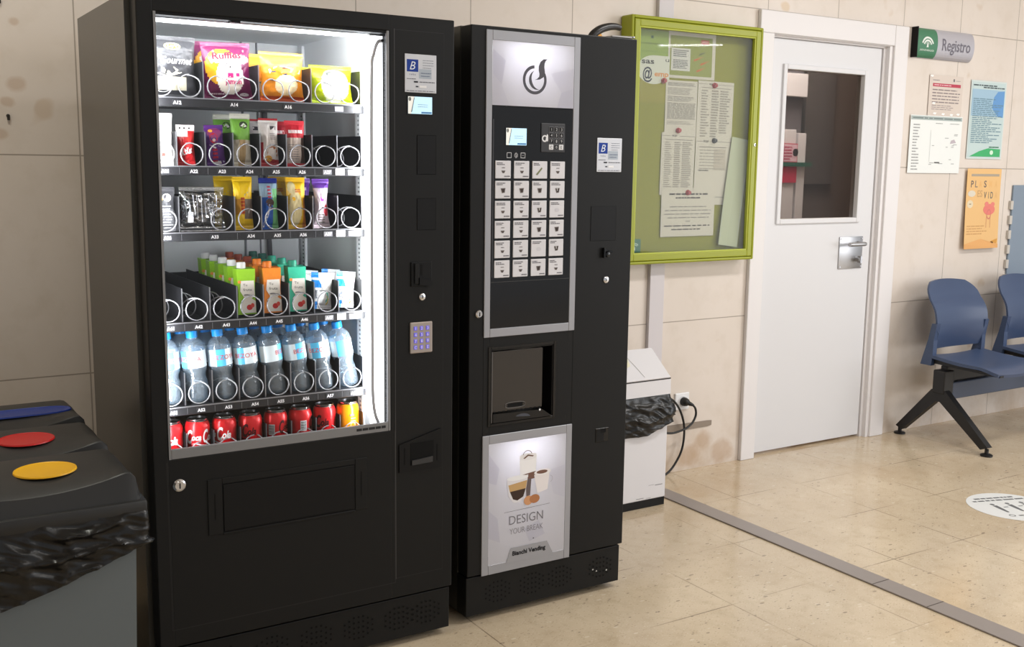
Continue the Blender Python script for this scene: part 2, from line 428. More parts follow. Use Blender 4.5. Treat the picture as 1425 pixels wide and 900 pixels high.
# ------------------------------------------------------------------ light
w = bpy.data.worlds.new('World'); sc.world = w; w.use_nodes = True
w.node_tree.nodes['Background'].inputs[0].default_value = (.93, .96, 1., 1); w.node_tree.nodes['Background'].inputs[1].default_value = .62
def area(name, loc, rot, sx, sy, power, col=(1, 1, 1)):
    l = bpy.data.lights.new(name, 'AREA'); l.shape = 'RECTANGLE'; l.size = sx; l.size_y = sy; l.energy = power; l.color = col
    o = bpy.data.objects.new(name, l); o.location = loc; o.rotation_euler = rot; C.objects.link(o); return o
area('ceiling_or_fill_lamp', (2.9, -1.9, 2.93), (0, 0, 0), 1.2, .3, 38, (1, .99, .98))
area('ceiling_or_fill_lamp', (5.2, -1.9, 2.93), (0, 0, 0), 1.2, .3, 32, (1, .99, .98))
area('ceiling_or_fill_lamp', (3.4, -4.8, 2.93), (0, 0, 0), 1.2, .3, 34, (1, .99, .98))
area('ceiling_or_fill_lamp', (1.6, -4.0, 2.93), (0, 0, 0), 1.2, .3, 14, (1, .99, .98))  # unseen lamp added to lighten the floor in the foreground
area('ceiling_or_fill_lamp', (-.35, -1.1, 2.93), (0, 0, 0), .6, .3, 15, (1, .99, .88))  # fill added out of view to brighten the left wall
area('entrance_daylight', (6.8, -4.6, 1.7), (math.radians(80), 0, math.radians(62)), 3.0, 2.4, 100, (.97, .98, 1))
area('ceiling_or_fill_lamp', (8.23, -6.38, 2.86), (0, 0, .75), .75, .16, 16, (1, .99, .98))
area('office_fill_light', (4.2, .55, 2.8), (0, 0, 0), .5, .5, 75, (1, .96, .92))  # added light, brightens the pieces behind the door glass
# ------------------------------------------------------------------ snack vending machine
AX0, AX1, AY, AYB, AZ = .146, 1.014, -.994, -.319, 1.83
GX0, GX1, GZ0, GZ1 = .186, .811, .667, 1.783
IX0, IX1, IYB, IZ1 = .18, .786, -.372, 1.796       # cavity
SF = -.915                                       # shelf fronts
snack = thing('snack_vending_machine', (.58, -.65, 0), 'tall black vending machine with a lit glass window full of snacks and drinks', 'vending machine')
b = MB()
BX0 = .134
b.box(BX0, IX0, -.925, AYB, .02, AZ, BLKS); b.box(IX1, AX1, -.925, AYB, .02, AZ, BLKS)
b.box(IX0, IX1, -.925, AYB, IZ1, AZ, BLKS); b.box(IX0, IX1, IYB, AYB, .02, IZ1, BLKS); b.box(IX0, IX1, -.925, IYB, .02, .55, BLKS)
b.build('cabinet', snack)
b = MB()                                          # pale inner lining
e = .004
b.box(IX0, IX0+e, -.92, IYB, .55, IZ1, LINER); b.box(IX1-e, IX1, -.92, IYB, .55, IZ1, LINER)
b.box(IX0+e, IX1-e, -.92, IYB, IZ1-e, IZ1, LINER); b.box(IX0+e, IX1-e, IYB-e, IYB, .55, IZ1-e, LINER); b.box(IX0+e, IX1-e, -.92, IYB-e, .55, .553, LINER)
b.box(.595, .60, IYB-.012, IYB-e, .56, IZ1-e, LINED); b.box(.645, .648, IYB-.012, IYB-e, .56, IZ1-e, LINED)
M = lambda u, v: (IX1-.0045, u, v)                # slotted uprights on the right wall
for y in (-.865, -.42):
    b.box(IX1-.012, IX1-e, y-.016, y+.016, .56, IZ1-.01, LINER)
    M = (lambda yy: (lambda u, v: (IX1-.0125, yy+u, v)))(y)
    z = .58
    while z < 1.62:
        b.rect(M, -.008, .002, z, z+.005, LINED); z += .0125
b.build('inner_lining', snack)
b = MB(); b.tube(spline([(.665, IYB-.02, 1.6), (.664, IYB-.02, 1.3), (.672, IYB-.02, 1.15), (.668, IYB-.02, 1.06), (.63, IYB-.02, .99)]), .008, mat('hose_grey', (86, 86, 90), .5), 8); b.build('drain_hose', snack, smooth=60)
# door
b = MB(); D0 = -.932
def plate(b, x0, x1, z0, z1, m=BLK, bev=.003): b.box(x0, x1, AY, D0, z0, z1, m, bev)
b.box(AX0, GX0, AY, D0, .157, 1.826, BLK, .003); b.box(GX1, AX1, AY, D0, .157, 1.826, BLK, .003)
b.box(GX0-.004, GX1+.004, AY, D0, GZ1, 1.826, BLK, .003); b.box(GX0-.004, GX1+.004, AY, D0, .157, GZ0, BLK, .003)
F = front(AY-.0004)
GRV = mat('groove_dark', (14, 14, 15), .5); EDG = mat('edge_light', (58, 57, 57), .4)
b.rect(F, .826, .828, .215, 1.79, EDG); b.rect(F, .980, .9812, .21, 1.785, GRV)          # panel seams
b.rect(F, .1785, .181, .205, .66, GRV); b.rect(F, .181, .826, .2035, .206, GRV); b.rect(F, .823, .826, .206, .664, GRV)
b.rect(F, .828, .98, .2165, .2185, GRV); b.rect(F, .828, .98, 1.787, 1.7885, GRV)
for (x0, x1, z0, z1) in ((.896, .956, 1.397, 1.506), (.896, .956, 1.24, 1.33)):
    b.box(x0, x1, AY-.0012, AY, z0, z1, BLKP, .001, 1)
b.build('door', snack)
b = MB()                                          # grey window surround
b.box(GX0, GX0+.006, AY-.0015, -.985, GZ0, GZ1, GREYF); b.box(GX1-.0075, GX1, AY-.0015, -.985, GZ0, GZ1, GREYF, .002)
b.box(GX0+.006, GX1-.0075, AY-.0015, -.987, GZ0, GZ0+.0265, GREYF, .0015)
b.box(GX0+.006, GX1-.0075, AY+.004, D0, GZ1-.007, GZ1, BLKP)
b.words(front(AY-.0021), .705, .795, GZ0+.010, GZ0+.018, 1, ink((40, 40, 42)), 5, .9, 0)
b.box(.378, .402, AY+.003, AY+.03, GZ1-.012, GZ1-.006, BLKP, .001)
b.build('window_frame', snack)
b = MB(); b.box(GX0+.006, GX1-.0075, -.984, -.979, GZ0+.02, GZ1-.006, GLASS); b.build('window_glass', snack)
b = MB()
b.box(.7695, .8035, -.968, -.945, .68, 1.77, LEDM); tag(b.build('led_strip', snack), 'bright white strip light down the right of the window', None)
b = MB(); b.box(.1925, .1965, -.965, -.945, .68, 1.77, LEDM); b.build('led_strip', snack)
b = MB(); b.box(.2, .765, -.962, -.944, 1.764, 1.772, LEDM); b.build('led_strip', snack)
b = MB(); b.tube(spline([(.80, -.973, 1.757), (.787, -.973, 1.752), (.775, -.973, 1.72), (.7685, -.973, 1.66), (.766, -.973, 1.3), (.7655, -.973, .9), (.766, -.973, .78), (.772, -.973, .72), (.783, -.973, .688)], 8), .0046, mat('cable_grey', (176, 176, 180), .6, spec=.2), 8)
b.lathe([(.004, 0), (.004, .012)], (.799, -.968, 1.758), BLKP, 'y', 10)
b.build('door_cable', snack, smooth=60)
b = MB()                                          # delivery hatch
for (x0, x1, z0, z1) in ((.281, .320, .447, .599), (.699, .736, .447, .599), (.320, .699, .583, .599), (.320, .699, .443, .449)):
    b.box(x0, x1, AY-.003, AY, z0, z1, BLK, .0012, 1)
b.box(.320, .699, AY-.0016, AY, .449, .583, VOID)
b.box(.3225, .6965, AY-.0035, AY-.0016, .4535, .5805, BLKP, .001, 1)
for x in (.298, .716): b.box(x, x+.003, AY-.0036, AY-.003, .49, .56, VOID)
b.build('delivery_flap', snack)
b = MB()                                          # lock in the lower door
b.lathe([(.0165, 0), (.0165, .003), (.012, .006), (.012, .009), (.0, .009)], (.209, AY, .597), CHROME, 'y', 24); b.box(.2075, .2105, AY-.0098, AY-.009, .59, .604, VOID)
b.build('lock', snack, smooth=35)
b = MB(); b.lathe([(.010, 0), (.010, .003), (.007, .005), (.0, .005)], (.912, AY, 1.049), CHROME, 'y', 20); b.box(.911, .913, AY-.0058, AY-.005, 1.045, 1.053, VOID); b.build('coin_lock', snack, smooth=35)
b = MB()                                          # coin slot
b.box(.876, .942, AY-.004, AY, 1.08, 1.15, BLKP, .0015); b.box(.886, .898, AY-.009, AY-.004, 1.088, 1.146, BLK, .001)
b.box(.906, .912, AY-.0046, AY-.004, 1.112, 1.143, VOID); b.prism([(.899, 1.085), (.939, 1.079), (.939, 1.095), (.899, 1.105)], 'y', AY-.012, AY-.004, BLKP)
b.build('coin_slot', snack)
# keypad
KPM = mat('keypad_metal', (168, 158, 152), .4, metal=.5)
b = MB(); b.box(.872, .944, AY-.005, AY, .886, .977, KPM, .003); kp = b.build('keypad', snack)
for r in range(4):
    for c_ in range(3):
        x = .8885+c_*.0195; z = .959-r*.0185
        k = MB(); k.box(x-.0052, x+.0052, AY-.0068, AY-.005, z-.006, z+.006, BLUEKEY, .001, 1)
        k.text(front(AY-.0071), '123456789C0E'[r*3+c_], x, z, .0085, ink((222, 220, 255)), .02); k.build('key', kp)
# information plate and screen
def info_plate(name, par, y, x0, x1, z0, z1):
    M0 = front(y-.0022); W, H = x1-x0, z1-z0; b = MB()
    b.box(x0, x1, y-.002, y, z0, z1, mat('plate_silver', (206, 208, 214), .35, metal=.2), .0012)
    P = lambda u, v: M0(x0+u*W, z0+v*H)
    b.rect(P, .06, .42, .54, .86, ink((28, 62, 150))); b.text(lambda u, v: front(y-.0026)(u, v), 'B', x0+.24*W, z0+.70*H, .22*H, ink((225, 232, 245)), .0, .3)
    b.text(M0, 'r e b a', x0+.24*W, z0+.475*H, .05*H, ink((70, 80, 120)), .01)
    b.rect(P, .44, .84, .37, .62, ink((176, 186, 198)))
    M1 = lambda u, v: front(y-.0026)(x0+u*W, z0+v*H)
    b.words(M1, .56, .92, .62, .88, 4, ink((120, 126, 140)), 8, .2); b.words(M1, .5, .85, .40, .55, 2, ink((96, 110, 140)), 4, .25)
    b.words(M1, .06, .4, .34, .37, 1, ink((120, 120, 128)), 5, .6)
    b.rect(M1, .28, .41, .26, .30, ink((40, 42, 50))); b.words(M1, .46, .95, .26, .30, 1, ink((110, 112, 120)), 6, .6, .02)
    b.rect(M1, .46, .68, .13, .19, ink((240, 240, 242))); b.rect(M1, .34, .42, .14, .175, ink((60, 62, 70))); b.words(M1, .05, .94, .03, .06, 1, ink((120, 120, 126)), 7, .6, .02)
    return b.build(name, par)
info_plate('information_plate', snack, AY, .858, .956, 1.622, 1.726)
def screen(par, y, x0, x1, z0, z1):
    b = MB(); b.box(x0-.003, x1+.003, y-.001, y, z0-.003, z1+.003, BLKG); W, H = x1-x0, z1-z0
    b.rect(front(y-.0013), x0, x1, z0, z1, LCD); P = lambda u, v: front(y-.0016)(x0+u*W, z0+v*H)
    b.art(P, [(0, 0), (.13, 0), (.16, .3), (.22, .6), (.27, 1), (0, 1)], mat('screen_picture', (210, 206, 196), .4, emit=(222, 222, 216), estr=.6))
    b.art(P, [(.12, .1), (.16, .1), (.27, .95), (.24, .95)], ink((110, 130, 140))); b.disc(P, .07, .85, .06, ink((120, 116, 110)), 12, .12)
    b.words(P, .4, .85, .36, .6, 2, ink((120, 150, 170)), 3, .2)
    b.rect(P, .55, .98, .03, .13, ink((96, 150, 205)))
    return b.build('screen', par)
screen(snack, AY, .868, .943, 1.564, 1.611)
b = MB()                                          # coin return
b.prism([(.837, .537), (.972, .537), (.972, .655), (.837, .621)], 'y', AY-.005, AY, BLKP)
b.box(.872, .948, AY-.0056, AY-.005, .556, .622, VOID); b.prism([(.876, .556), (.944, .558), (.944, .575), (.876, .570)], 'y', AY-.009, AY-.0056, mat('coin_cup', (48, 48, 50), .35))
for x in (.852, .958): b.box(x, x+.004, AY-.0056, AY-.005, .56, .61, VOID)
b.build('coin_return', snack)
b = MB()                                          # kick plate with vent holes
b.box(AX0+.002, AX1-.004, -.985, -.93, .022, .150, BLK, .002)
Fk = front(-.9855)
def vents(b, cx, cz, F, m=VOID, r=.0033):
    for i in range(-3, 4):
        n = (3, 4, 5, 5, 5, 4, 3)[i+3]
        for j in range(n): b.disc(F, cx+i*.0145, cz+(j-(n-1)/2)*.016, r, m, 8)
for cx in (.32, .45, .58, .71, .84, .93): vents(b, cx, .088, Fk)
b.build('kick_plate', snack)
def feet(par, xs, ys):
    for x in xs:
        for y in ys:
            b = MB(); b.lathe([(.02, 0), (.02, .012), (.012, .012), (.012, .022)], (x, y, 0), BLKP, seg=14); b.build('foot', par)
feet(snack, (.2, .95), (-.88, -.38))

def aim(name, loc, to, sx, sy, pw):
    o = area(name, loc, (0, 0, 0), sx, sy, pw, (.95, .98, 1)); o.rotation_euler = (Vector(to)-Vector(loc)).to_track_quat('-Z', 'Y').to_euler(); return o
aim('window_led_light', (.48, -.948, 1.758), (.48, -.5, 1.62), .56, .02, 1.9)
aim('window_led_light', (.764, -.955, 1.22), (.45, -.5, 1.22), .02, 1.06, 5.0)
aim('window_led_light', (.202, -.955, 1.22), (.52, -.5, 1.22), .02, 1.06, 4.0)
# trays with coils
def coil_mesh(r, turns, y0, y1, wire=.0018):
    n = int(turns*20); pts = []
    for i in range(n+1):
        a = PI*.5+2*PI*i/20
        pts.append((r*math.cos(a), y0+(y1-y0)*i/n, r*math.sin(a)))
    pts = [(p[0], y0 + (0 if i < 17 else (p[1]-y0-(y1-y0)*17/n*max(0, 1-(i-17)/20))), p[2]) for i, p in enumerate(pts)]
    b = MB(); b.tube(pts, wire, WIRE, 6); return b
COLX = [.183+.0731*(k+.5) for k in range(8)]
rows = [(1, 1.585, .094), (2, 1.413, .088), (3, 1.243, .092), (4, 1.008, .088), (5, .784, .088), (6, .622, .085)]
coil_src = {}
for n, zt, hd in rows:
    b = MB()
    b.box(.184, .767, SF, -.40, zt-.006, zt-.002, TRAY); b.box(.183, .768, SF-.004, SF+.012, zt-.023, zt, TRAY, .0015, 1)
    b.box(.184, .7675, SF-.0045, SF-.003, zt-.002, zt+.001, TRAYE)
    b.box(.768, .784, -.90, -.87, zt-.02, zt-.008, TRAYE, .001, 1)
    divs = range(9) if n > 1 else (0, 2, 4, 6, 8)
    for k in divs:
        x = min(max(.183+.0731*k, .1845), .767)
        if n == 3 and k == 2: continue
        b.box(x-.0008, x+.0008, -.90, -.40, zt, zt+hd, TRAY); b.box(x-.0013, x+.0013, -.903, -.90, zt, zt+hd, TRAYE)
        if n > 1 and 0 < k < 8: b.rect(front(SF-.0047), x-.0004, x+.0004, zt-.021, zt-.004, TRAYE)
    b.box(.185, .766, -.403, -.40, zt, zt+hd*.9, TRAY)
    tray = b.build('tray', snack)
    for k in range(8):
        if n == 1 and k % 2: continue
        if n == 3 and k in (1,): continue
        x = .183+.0731*(k+1) if n == 1 else COLX[k]
        if n == 3 and k == 2: x = COLX[2]-.024
        lab = MB(); y = SF-.0052; pale = (k >= 6 and n in (2, 3, 4)) or (n == 1 and k == 6)
        lab.box(x-.0125, x+.0125, y, SF-.004, zt-.0195, zt-.006, mat('label_holder', (150, 150, 156), .4) if pale else mat('label_holder_dark', (44, 44, 48), .4))
        lab.text(front(y-.0004), 'A%d%d' % (n, k+1 if n > 1 else k+2), x, zt-.0128, .0085, mat('label_white', (235, 235, 238), .5), .03)
        lab.build('price_label', tray)
    if n in (2, 3, 4):
        lab = MB(); lab.box(COLX[6]+.024, COLX[6]+.050, SF-.0055, SF-.004, zt-.0205, zt-.003, mat('label_white', (235, 235, 238), .5)); lab.build('price_label', tray)
    for k in range(8):
        if n == 3 and k == 1: continue
        r = .0285; x = COLX[k] if n > 1 else .183+.0731*(2*(k//2)+1)+(-1 if k % 2 == 0 else 1)*.036
        empty = (n == 2 and k > 5) or (n == 3 and k == 7) or (n == 4 and k < 3)
        key = 'e' if empty else 'f'
        o_ = (x, SF+.008, zt+.031)
        if key not in coil_src:
            cb = coil_mesh(r, 7 if empty else 5, 0, .49); src = cb.build('coil', tray, smooth=80)
            src.data.transform(Matrix.Translation(WL['coil']))         # mesh centred on its own origin
            coil_src[key] = src.data; co = src
        else:
            co = bpy.data.objects.new('coil', coil_src[key]); C.objects.link(co); co.parent = tray
        co.location = Vector(o_)-WL[snack.name]
# ------------------------------------------------------------------ snacks and drinks
def pouch(c, w, h, d, pat, mats, lean=.06, seed=1, crimp=.012, nu=36, nv=48, pinch=.08, roll=0., wr=.0032, yaw=0.):
    """pillow pack standing at c (bottom centre); pat(u,v)->index of mats. Returns builder and the map of its front."""
    R = Matrix.Translation(Vector(c)) @ Matrix.Rotation(yaw, 4, 'Z') @ Matrix.Rotation(roll, 4, 'Y') @ Matrix.Rotation(-lean, 4, 'X')
    cv = crimp/h
    def shape(u, v, side, off=0.):
        t = 2*u-1
        e = max(0., min(1., (v-cv)/(1-2*cv)))
        g = max(0., math.sin(PI*e))**.55*(1.06-.25*e)
        ww = w*(1-pinch*math.sin(PI*e)**.7*1.0)
        th = d/2*g*max(0., 1-abs(t)**2.6)**.7
        nz = noise.noise(Vector((u*4.2+seed*3.1, v*5.5+seed, seed*.7+side)))*wr + noise.noise(Vector((u*9+seed, v*13, seed+side*5)))*wr*.6
        th2 = th + nz*(.25+.75*g) if g > .02 else .0004
        x = ww/2*t; y = -th2-off if side < 0 else th2
        if v < cv or v > 1-cv: y += .0011*math.sin(u*PI*26)*0 + (.0008*math.sin(v/cv*PI*2.5) if v < cv else .0008*math.sin((1-v)/cv*PI*2.5))
        return R @ Vector((x, y, v*h))
    b = MB()
    for side in (-1, 1):
        vs = [shape(i/nu, j/nv, side) for j in range(nv+1) for i in range(nu+1)]
        fs = []; ms = []
        for j in range(nv):
            for i in range(nu):
                a = j*(nu+1)+i; q = (a, a+1, a+nu+2, a+nu+1); fs.append(q if side < 0 else q[::-1])
                ms.append(mats[pat((i+.5)/nu, (j+.5)/nv)])
        b.add(vs, fs, ms)
    return b, Surf(lambda u, v, o: shape(u, v, -1, o), .0006)
def blob(u, v, cu, cv, ru, rv): return ((u-cu)/ru)**2+((v-cv)/rv)**2 < 1
def W(rgb): return film(rgb)
ZT = {n: z for n, z, h in rows}
def product(b, name, loc, label, cat, group=None):
    o = b.build(name, loc=loc, smooth=50); return tag(o, label, cat, group)
YP = -.868
CX4 = [.183+.1462*(k+.5) for k in range(4)]
# top shelf: crisps
for dep in (1, 0):
    y = YP+.085*dep; g = 'crisp bags on the top shelf'
    loc = (CX4[0]+.002, y, ZT[1]); b, F = pouch(loc, .128, .156, .05, lambda u, v: 1 if (v < .34 and v > .12 and abs(u-.45) < .33) else 0, [W((58, 58, 62)), W((196, 190, 170))], seed=3)
    if not dep:
        b.disc(F, .52, .83, .17, ink((222, 214, 150)), 20, .062); b.disc(lambda u, v: F(u, v, .0009), .52, .83, .13, ink((150, 130, 40)), 20, .045); b.text(lambda u, v: F(u, v, .0012), "Lay's", .52, .83, .055, ink((245, 240, 220)), .02, .2, w=.2)
        b.text(F, 'Gourmet', .585, .60, .12, ink((240, 240, 240)), .01, .35, w=.70)
        b.art(F, [(.28, .47), (.52, .49), (.68, .40), (.44, .34), (.26, .40)], ink((240, 232, 200))); b.art(F, [(.1, .32), (.38, .36), (.6, .28), (.35, .2), (.12, .24)], ink((236, 224, 180)))
        b.disc(F, .3, .16, .16, ink((230, 230, 226)), 14, .07)
    product(b, 'crisp_bag', loc, 'black bag of crisps with white script at the left of the top shelf' if not dep else 'black bag of crisps behind the front black one', 'crisp bag', g)
    loc = (CX4[1]+.002-.012*dep, y, ZT[1]); b, F = pouch(loc, .132, .150+.006*dep, .052, lambda u, v: 2 if (blob(u, v, .52, .40, .30, .3) or blob(u, v, .55, .70, .42, .10)) else (1 if blob(u, v, .38, .56, .36, .32) else 0), [W((106, 22, 72)), W((240, 176, 40)), W((246, 238, 226))], seed=5+dep, roll=-.03 if not dep else .05)
    if not dep:
        b.art(F, [(.1, .72), (.22, .86), (.86, .87), (.84, .70), (.3, .66), (.14, .62)], ink((246, 240, 236))); b.text(lambda u, v: F(u, v, .0011), 'Ruffles', .48, .765, .12, ink((204, 30, 60)), .03, .1, w=.62, rot=.05)
        b.rect(F, .46, .58, .38, .46, ink((196, 40, 120))); b.rect(F, .64, .72, .40, .46, ink((196, 40, 120))); b.ring(F, .5, .52, .10, .115, ink((70, 60, 70)), .4, 2.6); b.disc(F, .52, .56, .02, ink((60, 50, 60)), 10)
        b.text(F, 'jamon', .58, .30, .09, ink((190, 40, 110)), .03, w=.35); b.words(F, .1, .5, .09, .13, 1, ink((236, 210, 220)), 2); b.disc(F, .82, .10, .1, ink((236, 226, 230)), 14, .03)
    product(b, 'crisp_bag', loc, 'purple and yellow bag of ridged crisps with red lettering' if not dep else 'purple crisp bag half hidden behind the front purple one', 'crisp bag', g)
    loc = (CX4[2]+.004-.014*dep, y, ZT[1]); b, F = pouch(loc, .124, .134, .05, lambda u, v: 1 if v < .13 else (3 if blob(u, v, .55, .35, .28, .2) else (2 if v > .72 else 0)), [W((244, 150, 36)), W((214, 84, 24)), W((248, 178, 66)), W((252, 226, 180))], seed=8+dep)
    if not dep:
        b.art(F, [(.14, .64), (.3, .70), (.5, .72), (.72, .68), (.92, .66), (.9, .58), (.66, .60), (.52, .48), (.42, .58), (.16, .56)], ink((250, 246, 236))); b.art(lambda u, v: F(u, v, .0009), [(.36, .67), (.5, .70), (.62, .67), (.5, .655)], ink((110, 70, 30)))
        b.art(lambda u, v: F(u, v, .0009), [(.2, .60), (.3, .61), (.3, .59), (.2, .58)], ink((40, 70, 120))); b.art(lambda u, v: F(u, v, .0009), [(.46, .55), (.56, .57), (.54, .53)], ink((40, 70, 120)))
    product(b, 'crisp_bag', loc, 'orange snack bag with a white splash, between purple and lime bags' if not dep else 'orange snack bag hidden behind the front orange one', 'crisp bag', g)
    loc = (CX4[3]+.001-.014*dep, y, ZT[1]); b, F = pouch(loc, .126, .108, .05, lambda u, v: 1 if (blob(u, v, .55, .48, .36, .42)) else (2 if v < .2 else 0), [W((176, 190, 16)), W((226, 228, 200)), W((160, 180, 30))], seed=11+dep, lean=.12)
    if not dep:
        b.disc(F, .52, .76, .19, ink((88, 92, 84)), 20, .085); b.disc(lambda u, v: F(u, v, .0009), .54, .755, .15, ink((240, 240, 230)), 20, .055); b.words(lambda u, v: F(u, v, .0011), .42, .66, .73, .78, 1, ink((110, 116, 100)), 3)
        b.disc(F, .8, .36, .06, ink((236, 150, 90)), 12); b.disc(F, .72, .40, .04, ink((240, 190, 120)), 12)
    product(b, 'crisp_bag', loc, 'short lime yellow snack bag at the right of the top shelf' if not dep else 'lime yellow snack bag hidden behind the front lime one', 'crisp bag', g)

# second shelf
g = 'snacks on the second shelf'; z = ZT[2]
def P_(k, dx=0, dy=0, zz=None): return (COLX[k]+dx, YP+dy, z if zz is None else zz)
loc = P_(0, .008); b, F = pouch(loc, .058, .134, .03, lambda u, v: 0, [W((232, 228, 226))], seed=20); b.words(F, .2, .8, .25, .85, 14, ink((190, 180, 180)), 4, .3); b.rect(F, .3, .6, .18, .24, ink((180, 90, 80)))
product(b, 'snack_pack', loc, 'tall white wrapped snack at the left end of the second shelf', 'snack pack', g)
loc = P_(1, -.004); b, F = pouch(loc, .047, .106, .022, lambda u, v: 1 if v > .86 or (u < .62 and v > .7) else 0, [W((200, 34, 40)), W((240, 232, 232))], seed=21)
b.art(F, [(.08, .14), (.66, .08), (.66, .50), (.12, .58)], ink((224, 60, 56))); b.text(lambda u, v: F(u, v, .001), 'KitKat', .50, .36, .16, ink((248, 244, 244)), .03, .15, w=.62, rot=.12)
b.art(F, [(.55, .60), (.9, .58), (.9, .78), (.6, .76)], ink((206, 70, 44))); 
for u in (.2, .45, .72): b.disc(F, u, .92, .06, ink((40, 36, 36)), 8, .02)
product(b, 'chocolate_bar', loc, 'red and white chocolate wafer bar on the second shelf', 'chocolate bar', g)
loc = P_(2, .002); b, F = pouch(loc, .05, .108, .022, lambda u, v: 1 if blob(u, v, .5, .8, .4, .12) else 0, [W((92, 38, 130)), W((150, 60, 120))], seed=22, roll=-.05)
b.disc(F, .42, .68, .22, ink((206, 44, 60)), 16, .13); b.disc(lambda u, v: F(u, v, .001), .42, .63, .09, ink((236, 200, 190)), 12, .04); b.art(F, [(.15, .52), (.5, .46), (.78, .06), (.4, .04)], ink((240, 232, 240))); b.words(lambda u, v: F(u, v, .0011), .3, .62, .08, .44, 4, ink((200, 40, 70)), 6, .6)
b.art(F, [(.62, .5), (.74, .48), (.95, .1), (.86, .08)], ink((200, 190, 226))); b.disc(F, .3, .86, .12, ink((240, 170, 60)), 10, .04)
product(b, 'chocolate_bar', loc, 'purple chocolate bar with a red badge on the second shelf', 'chocolate bar', g)
for dep in (1, 0):
    loc = P_(3, -.004-.02*dep, .085*dep); b, F = pouch(loc, .055, .140, .034, lambda u, v: 1 if v > .9 else (0 if v > .5 else (3 if abs(u-.5) < .16 else 2)), [W((120, 178, 66)), W((226, 226, 214)), W((222, 214, 196)), W((186, 158, 112))], seed=23+dep)
    b.disc(F, .62, .78, .22, ink((52, 60, 48)), 14, .07); b.art(lambda u, v: F(u, v, .001), [(.45, .76), (.62, .82), (.8, .76), (.7, .74)], ink((236, 236, 230)))
    product(b, 'sandwich_pack', loc, ('front' if not dep else 'rear') + ' green topped sandwich pack on the second shelf', 'sandwich pack', g)
for dep in (1, 0):
    loc = P_(4, 0-.02*dep, .085*dep); b, F = pouch(loc, .054, .130, .034, lambda u, v: 1 if (v > .95 or v < .14 or (u < .14 and v < .5)) else 0, [W((232, 226, 224)), W((186, 40, 50))], seed=26+dep)
    b.disc(F, .62, .28, .30, ink((176, 110, 70)), 14, .14); b.disc(lambda u, v: F(u, v, .0009), .4, .16, .2, ink((232, 170, 70)), 12, .07); b.rect(F, .55, .85, .76, .84, ink((60, 56, 60))); b.words(F, .5, .8, .55, .7, 4, ink((170, 160, 165)), 3)
    product(b, 'snack_pack', loc, ('front' if not dep else 'rear') + ' white pack with red ends and a nut picture, second shelf', 'snack pack', g)
for dep in (1, 0):
    loc = P_(5, .001-.02*dep, .085*dep); b, F = pouch(loc, .057, .126, .034, lambda u, v: 0 if (v > .62 or v < .08) else (1 if u > .74 else 2), [W((206, 40, 56)), W((96, 76, 70)), W((230, 214, 206))], seed=29+dep)
    b.words(F, .14, .86, .72, .80, 1, ink((250, 230, 232)), 2, .9, 0); b.words(F, .1, .7, .15, .5, 7, ink((150, 140, 140)), 4, .3)
    product(b, 'snack_pack', loc, ('front' if not dep else 'rear') + ' red topped wrapped snack on the second shelf', 'snack pack', g)

# third shelf
g = 'snacks on the third shelf'; z = ZT[3]
loc = P_(0, .008); b, F = pouch(loc, .058, .116, .03, lambda u, v: 0 if v > .5 else 1, [W((70, 70, 74)), W((104, 104, 108))], seed=40); b.disc(F, .62, .76, .2, ink((236, 234, 222)), 14, .09); b.words(F, .2, .9, .06, .6, 9, ink((220, 220, 222)), 5, .3); b.disc(F, .3, .72, .12, ink((200, 180, 90)), 10, .05)
product(b, 'snack_pack', loc, 'dark grey snack pack with a white round at the left of the third shelf', 'snack pack', g)
loc = (COLX[1]+.034, YP, z); b, F = pouch(loc, .118, .116, .035, lambda u, v: 0, [CLEARF], seed=41, wr=.010); b.art(F, [(.14, .2), (.26, .2), (.24, .42), (.12, .44)], ink((226, 226, 228)))
for s_ in range(9):
    rn = random.Random(s_); u0 = .1+.09*s_
    b.art(F, [(u0, .15+.2*rn.random()), (u0+.012, .2+.2*rn.random()), (u0+.03-.05*rn.random(), .8), (u0-.005, .82)], ink((214, 216, 220)))
product(b, 'clear_packet', loc, 'wide crumpled clear wrapped packet on the third shelf', 'packet', g)
for dep in (1, 0):
    loc = P_(3, -.002-.026*dep, .085*dep); b, F = pouch(loc, .054, .143, .036, lambda u, v: (0 if v > .58 else (1 if u > .5 and v > .2 else (2 if v > .3 else 0))), [W((250, 206, 10)), W((120, 104, 92)), W((224, 160, 40))], seed=43+dep)
    b.words(F, .3, .5, .3, .62, 5, ink((200, 70, 30)), 4, .7, 0); b.art(F, [(.5, .66), (.7, .72), (.85, .4), (.7, .3)], ink((190, 186, 180)))
    product(b, 'snack_pack', loc, 'bright yellow wrapped cake with a brown window on the third shelf' if not dep else 'yellow wrapped cake standing behind the brown windowed one', 'snack pack', g)
loc = P_(4, -.004); b, F = pouch(loc, .052, .140, .03, lambda u, v: 1 if v > .9 else (2 if u > .66 and v < .8 else (3 if v > .62 else 0)), [W((22, 92, 190)), W((14, 40, 140)), W((120, 196, 130)), W((150, 180, 206))], seed=46)
b.text(F, 'OREO', .34, .27, .085, ink((248, 248, 250)), .03, w=.58, rot=.9); b.disc(F, .5, .52, .24, ink((72, 50, 44)), 14, .08); b.words(F, .4, .6, .6, .86, 4, ink((200, 50, 70)), 3)
product(b, 'biscuit_pack', loc, 'blue sandwich biscuit pack with a green edge on the third shelf', 'biscuit pack', g)
